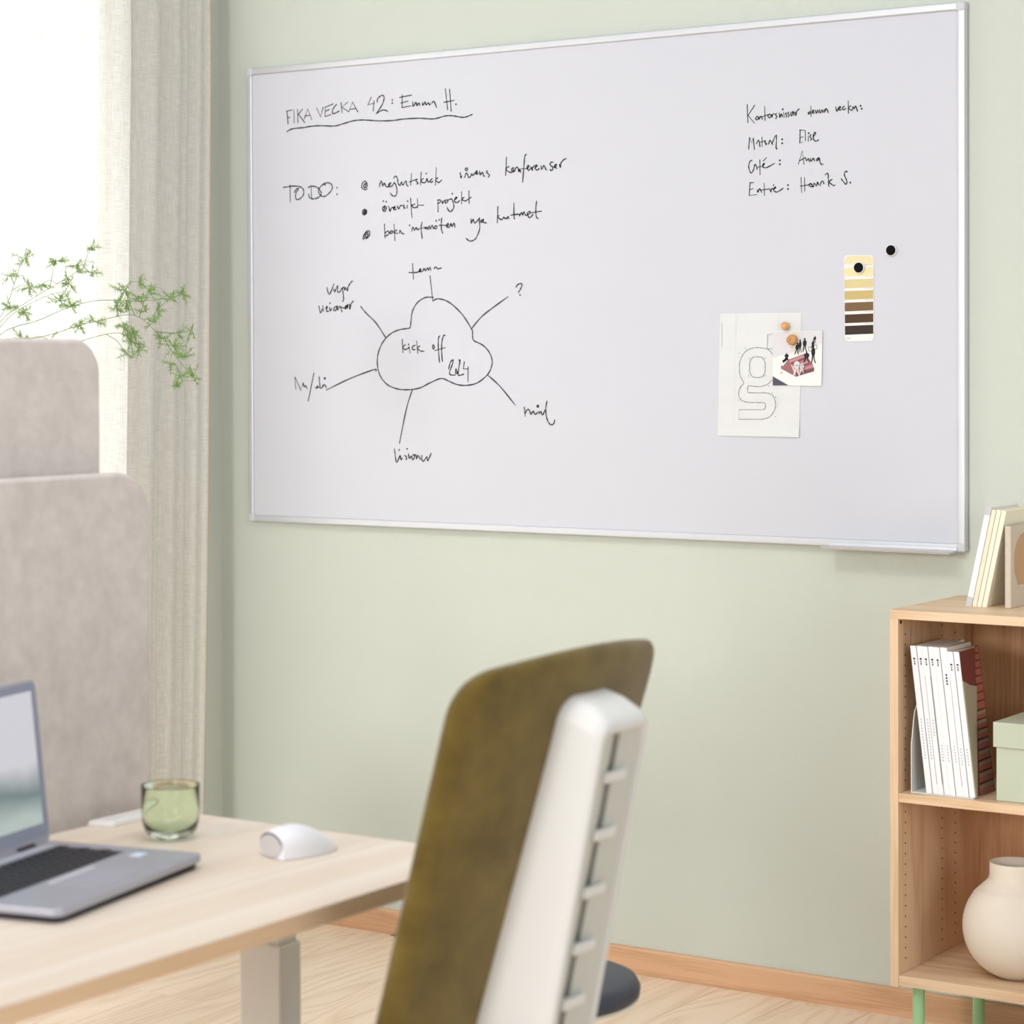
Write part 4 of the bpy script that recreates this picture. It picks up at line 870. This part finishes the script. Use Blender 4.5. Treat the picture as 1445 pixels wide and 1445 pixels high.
# ------------------------------------------------------------------ feathery plant in front of the curtain
px_ = at(-75, 700, 0, -3.50)
pl = thing('fern_plant', 'wispy green asparagus fern spreading in front of the curtain above the screens', 'plant', (px_[0], px_[1], 0))
link('planter', Acc().lathe([(.0001, 0), (.12, 0), (.15, .70), (.155, .72), (.145, .72), (.14, .69), (.0001, .69)], (px_[0], px_[1], 0), 40).done(), M_white, pl, smooth=True)
M_leaf = mat('fern_green', (128, 160, 92), .7, nscale=60, col2=(152, 182, 112))
ntl = M_leaf.node_tree; M_leaf.node_tree.nodes['Principled BSDF'].inputs['Subsurface Weight'].default_value = 0
M_stem = mat('fern_stem', (120, 142, 84), .7)
rnd = random.Random(11)
def w3(u, v, dx=0): return Vector(at(u, v, 0, -3.50+dx))
root = Vector((px_[0], px_[1], .69))
paths = [[(-30, 520), (0, 455), (40, 425), (90, 395), (130, 370)], [(-30, 560), (0, 462), (60, 420), (100, 410)], [(-20, 500), (60, 450), (130, 425), (195, 425), (240, 420), (262, 412)],
         [(-30, 520), (80, 470), (150, 450), (190, 445), (220, 468), (250, 505), (275, 538)], [(-20, 500), (10, 430), (25, 385), (38, 350)], [(-10, 540), (20, 500), (30, 470)],
         [(-30, 540), (90, 490), (160, 470), (185, 480), (200, 505)], [(190, 445), (180, 420), (172, 400)], [(220, 468), (250, 470), (272, 465)]]
stems = []
for pth in paths:
    dx = rnd.uniform(-.06, .06)
    pts = [w3(u, v, dx*(i/4)) for i, (u, v) in enumerate(pth)]
    if pth[0][0] < 0: pts = [root+Vector((rnd.uniform(-.03, .03), rnd.uniform(-.03, .03), 0)), root.lerp(pts[0], .5)+Vector((0, -.03, .05))]+pts
    pts = [Vector(p) for p in spline([tuple(p) for p in pts], 5)]
    stems.append(pts)
    link('stem', Acc().tube(pts, [.0011*(1-.6*i/len(pts)) for i in range(len(pts))], 5).done(), M_stem, pl, smooth=True)
clus = [(35, 365, 1), (42, 405, 1), (30, 478, .9), (80, 368, 1), (98, 400, 1.2), (100, 432, 1), (130, 350, .7), (130, 385, .7), (15, 435, .8), (60, 400, .5), (108, 375, 1), (112, 460, .9), (70, 480, .6), (35, 440, .9), (85, 425, 1), (12, 390, .6), (135, 455, .6),
        (175, 410, 1.3), (165, 435, 1.3), (174, 462, 1.3), (184, 482, 1.2), (195, 492, .8), (210, 412, 1), (195, 398, .7), (222, 440, .6), (240, 422, .7), (258, 415, .9), (228, 478, .7), (244, 488, 1.3), (260, 502, 1), (240, 512, .6), (255, 530, .8), (273, 532, .9), (247, 545, .7), (215, 455, .6), (205, 440, .5), (178, 428, .8), (190, 470, .8), (270, 467, .5), (180, 500, .5), (200, 420, .7), (250, 470, .6)]
tw = Acc(); lf = Acc()
allp = [p for s_ in stems for p in s_[8:]]
for (u, v_, k_) in clus:
    c0 = w3(u, v_, rnd.uniform(-.07, .07))
    near = min(allp, key=lambda p: (p-c0).length)
    tw.tube([near, near.lerp(c0, .5)+Vector((0, 0, .008)), c0], [.0008, .0006, .0004], 4)
    for br in range(int(9*k_)):
        d = Vector((rnd.gauss(0, 1), rnd.gauss(0, 1), rnd.gauss(0, .8))).normalized(); ln = rnd.uniform(.014, .030)*(.7+.3*k_)
        e = c0+d*ln
        tw.tube([c0, e], [.0005, .0003], 3)
        for q in range(22):
            b0 = c0+d*ln*(.15+.85*q/21)
            dd = (d*.6+Vector((rnd.gauss(0, 1), rnd.gauss(0, 1), rnd.gauss(0, 1)))*.7).normalized(); L_ = rnd.uniform(.006, .012)
            sd = dd.orthogonal().normalized()*.00055
            lf.add([b0-sd, b0+sd, b0+dd*L_*.6+sd*.8, b0+dd*L_, b0+dd*L_*.6-sd*.8], [(0, 1, 2, 3, 4)])
link('twigs', tw.done(), M_stem, pl)['kind'] = 'stuff'
link('foliage', mesh(lf.v, lf.f), M_leaf, pl)['kind'] = 'stuff'
